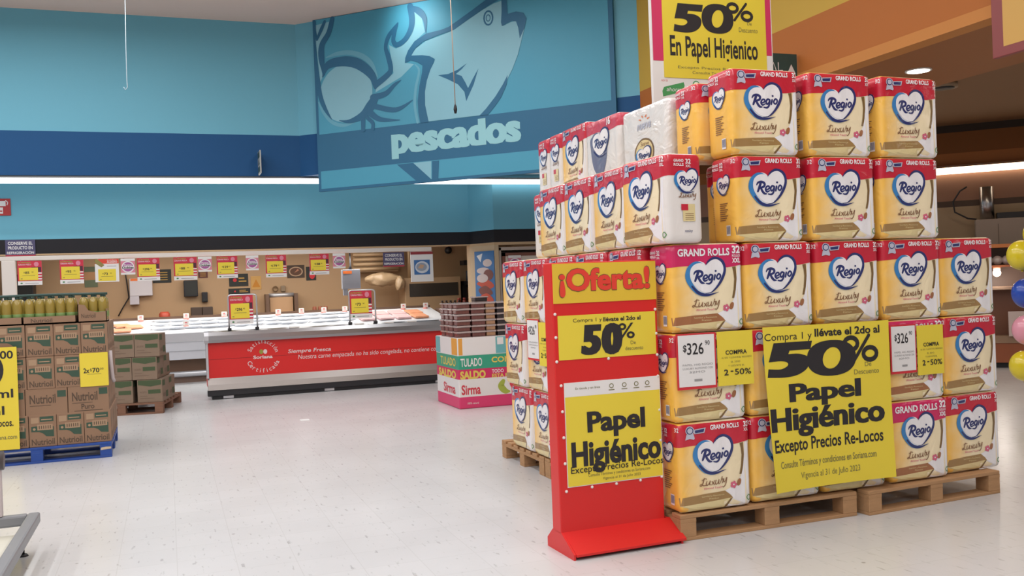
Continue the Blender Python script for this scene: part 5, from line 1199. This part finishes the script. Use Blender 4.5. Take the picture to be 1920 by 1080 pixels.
# ------------------------------------------------------------------ bakery fittings at right
cnt = thing('bakery_counter', 'brown wooden bakery counter with shelves at the right edge', 'counter', Vector((10.0, 11.2, 0)), DYAW)
bw1, bw2 = M('counter_wood', (150, 84, 52), .45, noise=.1), M('counter_tan', (150, 122, 98), .5)
MB().box(0, 0, .08, 4, .7, .36).build('base_panel', bw1, cnt); MB().box(0, .1, 0, 4, .6, .08).build('plinth', dark, cnt)
MB().box(0, -.02, .36, 4, .7, .46).build('shelf', bw2, cnt)
MB().box(.2, .25, .46, 4, .3, 1.12).build('back_panel', M('counter_back', (120, 78, 58), .5), cnt)
MB().box(0, .0, 1.12, 4, .7, 1.16).build('top_shelf', M('shelf_pale', (168, 140, 120), .4), cnt)
MB().box(0, .0, 1.44, 4, .5, 1.47).build('upper_shelf', bw1, cnt); MB().box(0, .0, 1.72, 4, .5, 1.77).build('canopy', M('canopy_orange', (196, 118, 64), .5), cnt)
MB().box(0, .5, 1.1, 4, .54, 1.78).build('rear_board', M('rear_board', (120, 100, 90), .5), cnt)
for x in (.02, 1.4, 2.8): MB().box(x, .02, 1.16, x + .03, .06, 1.72).build('upright', bw2, cnt)
tag(MB().box(.5, -.03, .55, .95, -.02, .9).build('price_notice', M('notice_pale', (206, 190, 186), .6), loc=Vector((10.6, 10.55, 0)), rz=DYAW), 'pale notice standing on the bakery counter', 'notice')
bpy.data.objects['price_notice'].location = Vector((10.0, 11.2, 0)) + DT * 1.15 - DN * .06 + Vector((0, 0, -.09))
lampm = M('shelf_lamp', (255, 246, 230), emit=4)
for i, s in enumerate([1.44, 1.56, 1.68, 1.80]):
    p = Vector((10.0, 11.2, 0)) + DT * s + DN * .2
    tag(MB().ball((0, 0, .07), .07, u=12, v=8).build('bread_bag', M('bag_shiny', (200, 190, 186), .15, coat=1, bump=.8, bscale=20), loc=(p.x, p.y, 1.47)), f'shiny wrapped bread bag on the bakery shelf, {["leftmost", "second from left", "second from right", "rightmost"][i]}', 'bread', 'bread bags on the bakery shelf')
p = Vector((10.0, 11.2, 0)) + DT * 1.54 + DN * .1
pl = bpy.data.lights.new('shelf_lamp', 'POINT'); pl.energy = 9; pl.color = (1, .9, .78); pl.shadow_soft_size = .05; po = bpy.data.objects.new('shelf_lamp', pl); po.location = (p.x - .08, p.y - .08, 1.30); COL.objects.link(po)
t = thing('shelf_light', 'bright round lamp under the bakery shelf', 'light', (p.x, p.y, 1.36)); MB().ball((0, 0, 0), .055, u=14, v=10).build('bulb', lampm, t); MB().lathe([(.05, .04), (.05, .08)], n=14).build('holder', white, t)
OV = Vector((11.66, 11.0, 0))
t = thing('oven_hood', 'grey ribbed oven hood with steel chimney behind the packs at right', 'oven', OV, DYAW)
MB().box(0, 0, 1.55, 3.2, .3, 2.18, bev=.01).build('case', M('oven_grey', (168, 154, 142), .5), t)
MB().box(0, 0.01, 0, 3.2, .3, 1.55).build('body', M('oven_dark', (112, 100, 92), .5), t)
MB().tube([(.17, .15, 2.18), (.17, .15, 2.68)], .10, 18).build('chimney', steel, t); MB().box(.30, .05, 2.18, 3.2, .28, 2.27).build('top_duct', dark, t)
for k in range(8): MB().box(.3 + k * .35, -.008, 1.62, .31 + k * .35, 0, 2.10).build('seam', M('seam_grey', (128, 114, 104), .5), t)
tag(MB().tube([(.02, .1, 2.19), (-.10, .1, 2.21), (-.28, .1, 2.32), (-.30, .1, 2.48), (-.2, .1, 2.64), (-.1, .1, 2.70)], .014, 6).build('cable', dark, loc=OV, rz=DYAW), 'dark cable curling up from the bakery oven hood', 'cable')
tag(MB().box(-.05, -.06, 0, .05, .06, .003).build('paper_scrap', paper, loc=(1.43, 10.9, 0)), 'small white paper scrap on the open floor', 'paper')

# balloons: a twisted column at the right edge
def balloon(x, y, z, r, rgb, label):
    t = thing('balloon', label, 'balloon', (x, y, z), 0, 'balloons of the column at right')
    m = M('balloon_%d_%d_%d' % rgb, rgb, .25, coat=.5)
    MB().ball((0, 0, 0), r, sz=1.08, u=20, v=14).build('skin', m, t)
    MB().tube([(0, .0, -r * 1.06), (0, 0, -r * 1.16)], [.006, .016], 8).build('knot', m, t)
YB, BB, KB = (226, 206, 42), (34, 76, 180), (232, 158, 176)
bs = [(8.10, 1.76, YB, 'yellow balloon at the top of the column'), (8.05, 1.555, YB, 'yellow balloon under the topmost balloon'), (8.115, 1.36, BB, 'blue balloon under the upper yellow pair'), (8.095, 1.17, BB, 'blue balloon just above the pink pair'),
      (8.085, .985, KB, 'upper pink balloon of the column'), (8.085, .80, KB, 'lower pink balloon of the column'), (8.12, .62, (228, 170, 60), 'orange yellow balloon under the pink pair'), (8.03, .44, YB, 'yellow balloon at the bottom of the column')]
for k, (x, z, c, lb) in enumerate(bs): balloon(x + .045, 7.0 + (.08 if k % 2 else -.08), z, .142, c, lb)
t = thing('balloon_stand', 'white pole stand carrying the balloon column', 'stand', (8.42, 7.05, 0)); MB().tube([(0, 0, 0), (0, 0, 1.9)], .012, 8).build('pole', white, t); MB().lathe([(.2, 0), (.2, .02), (.03, .05)], n=20).build('base', white, t)
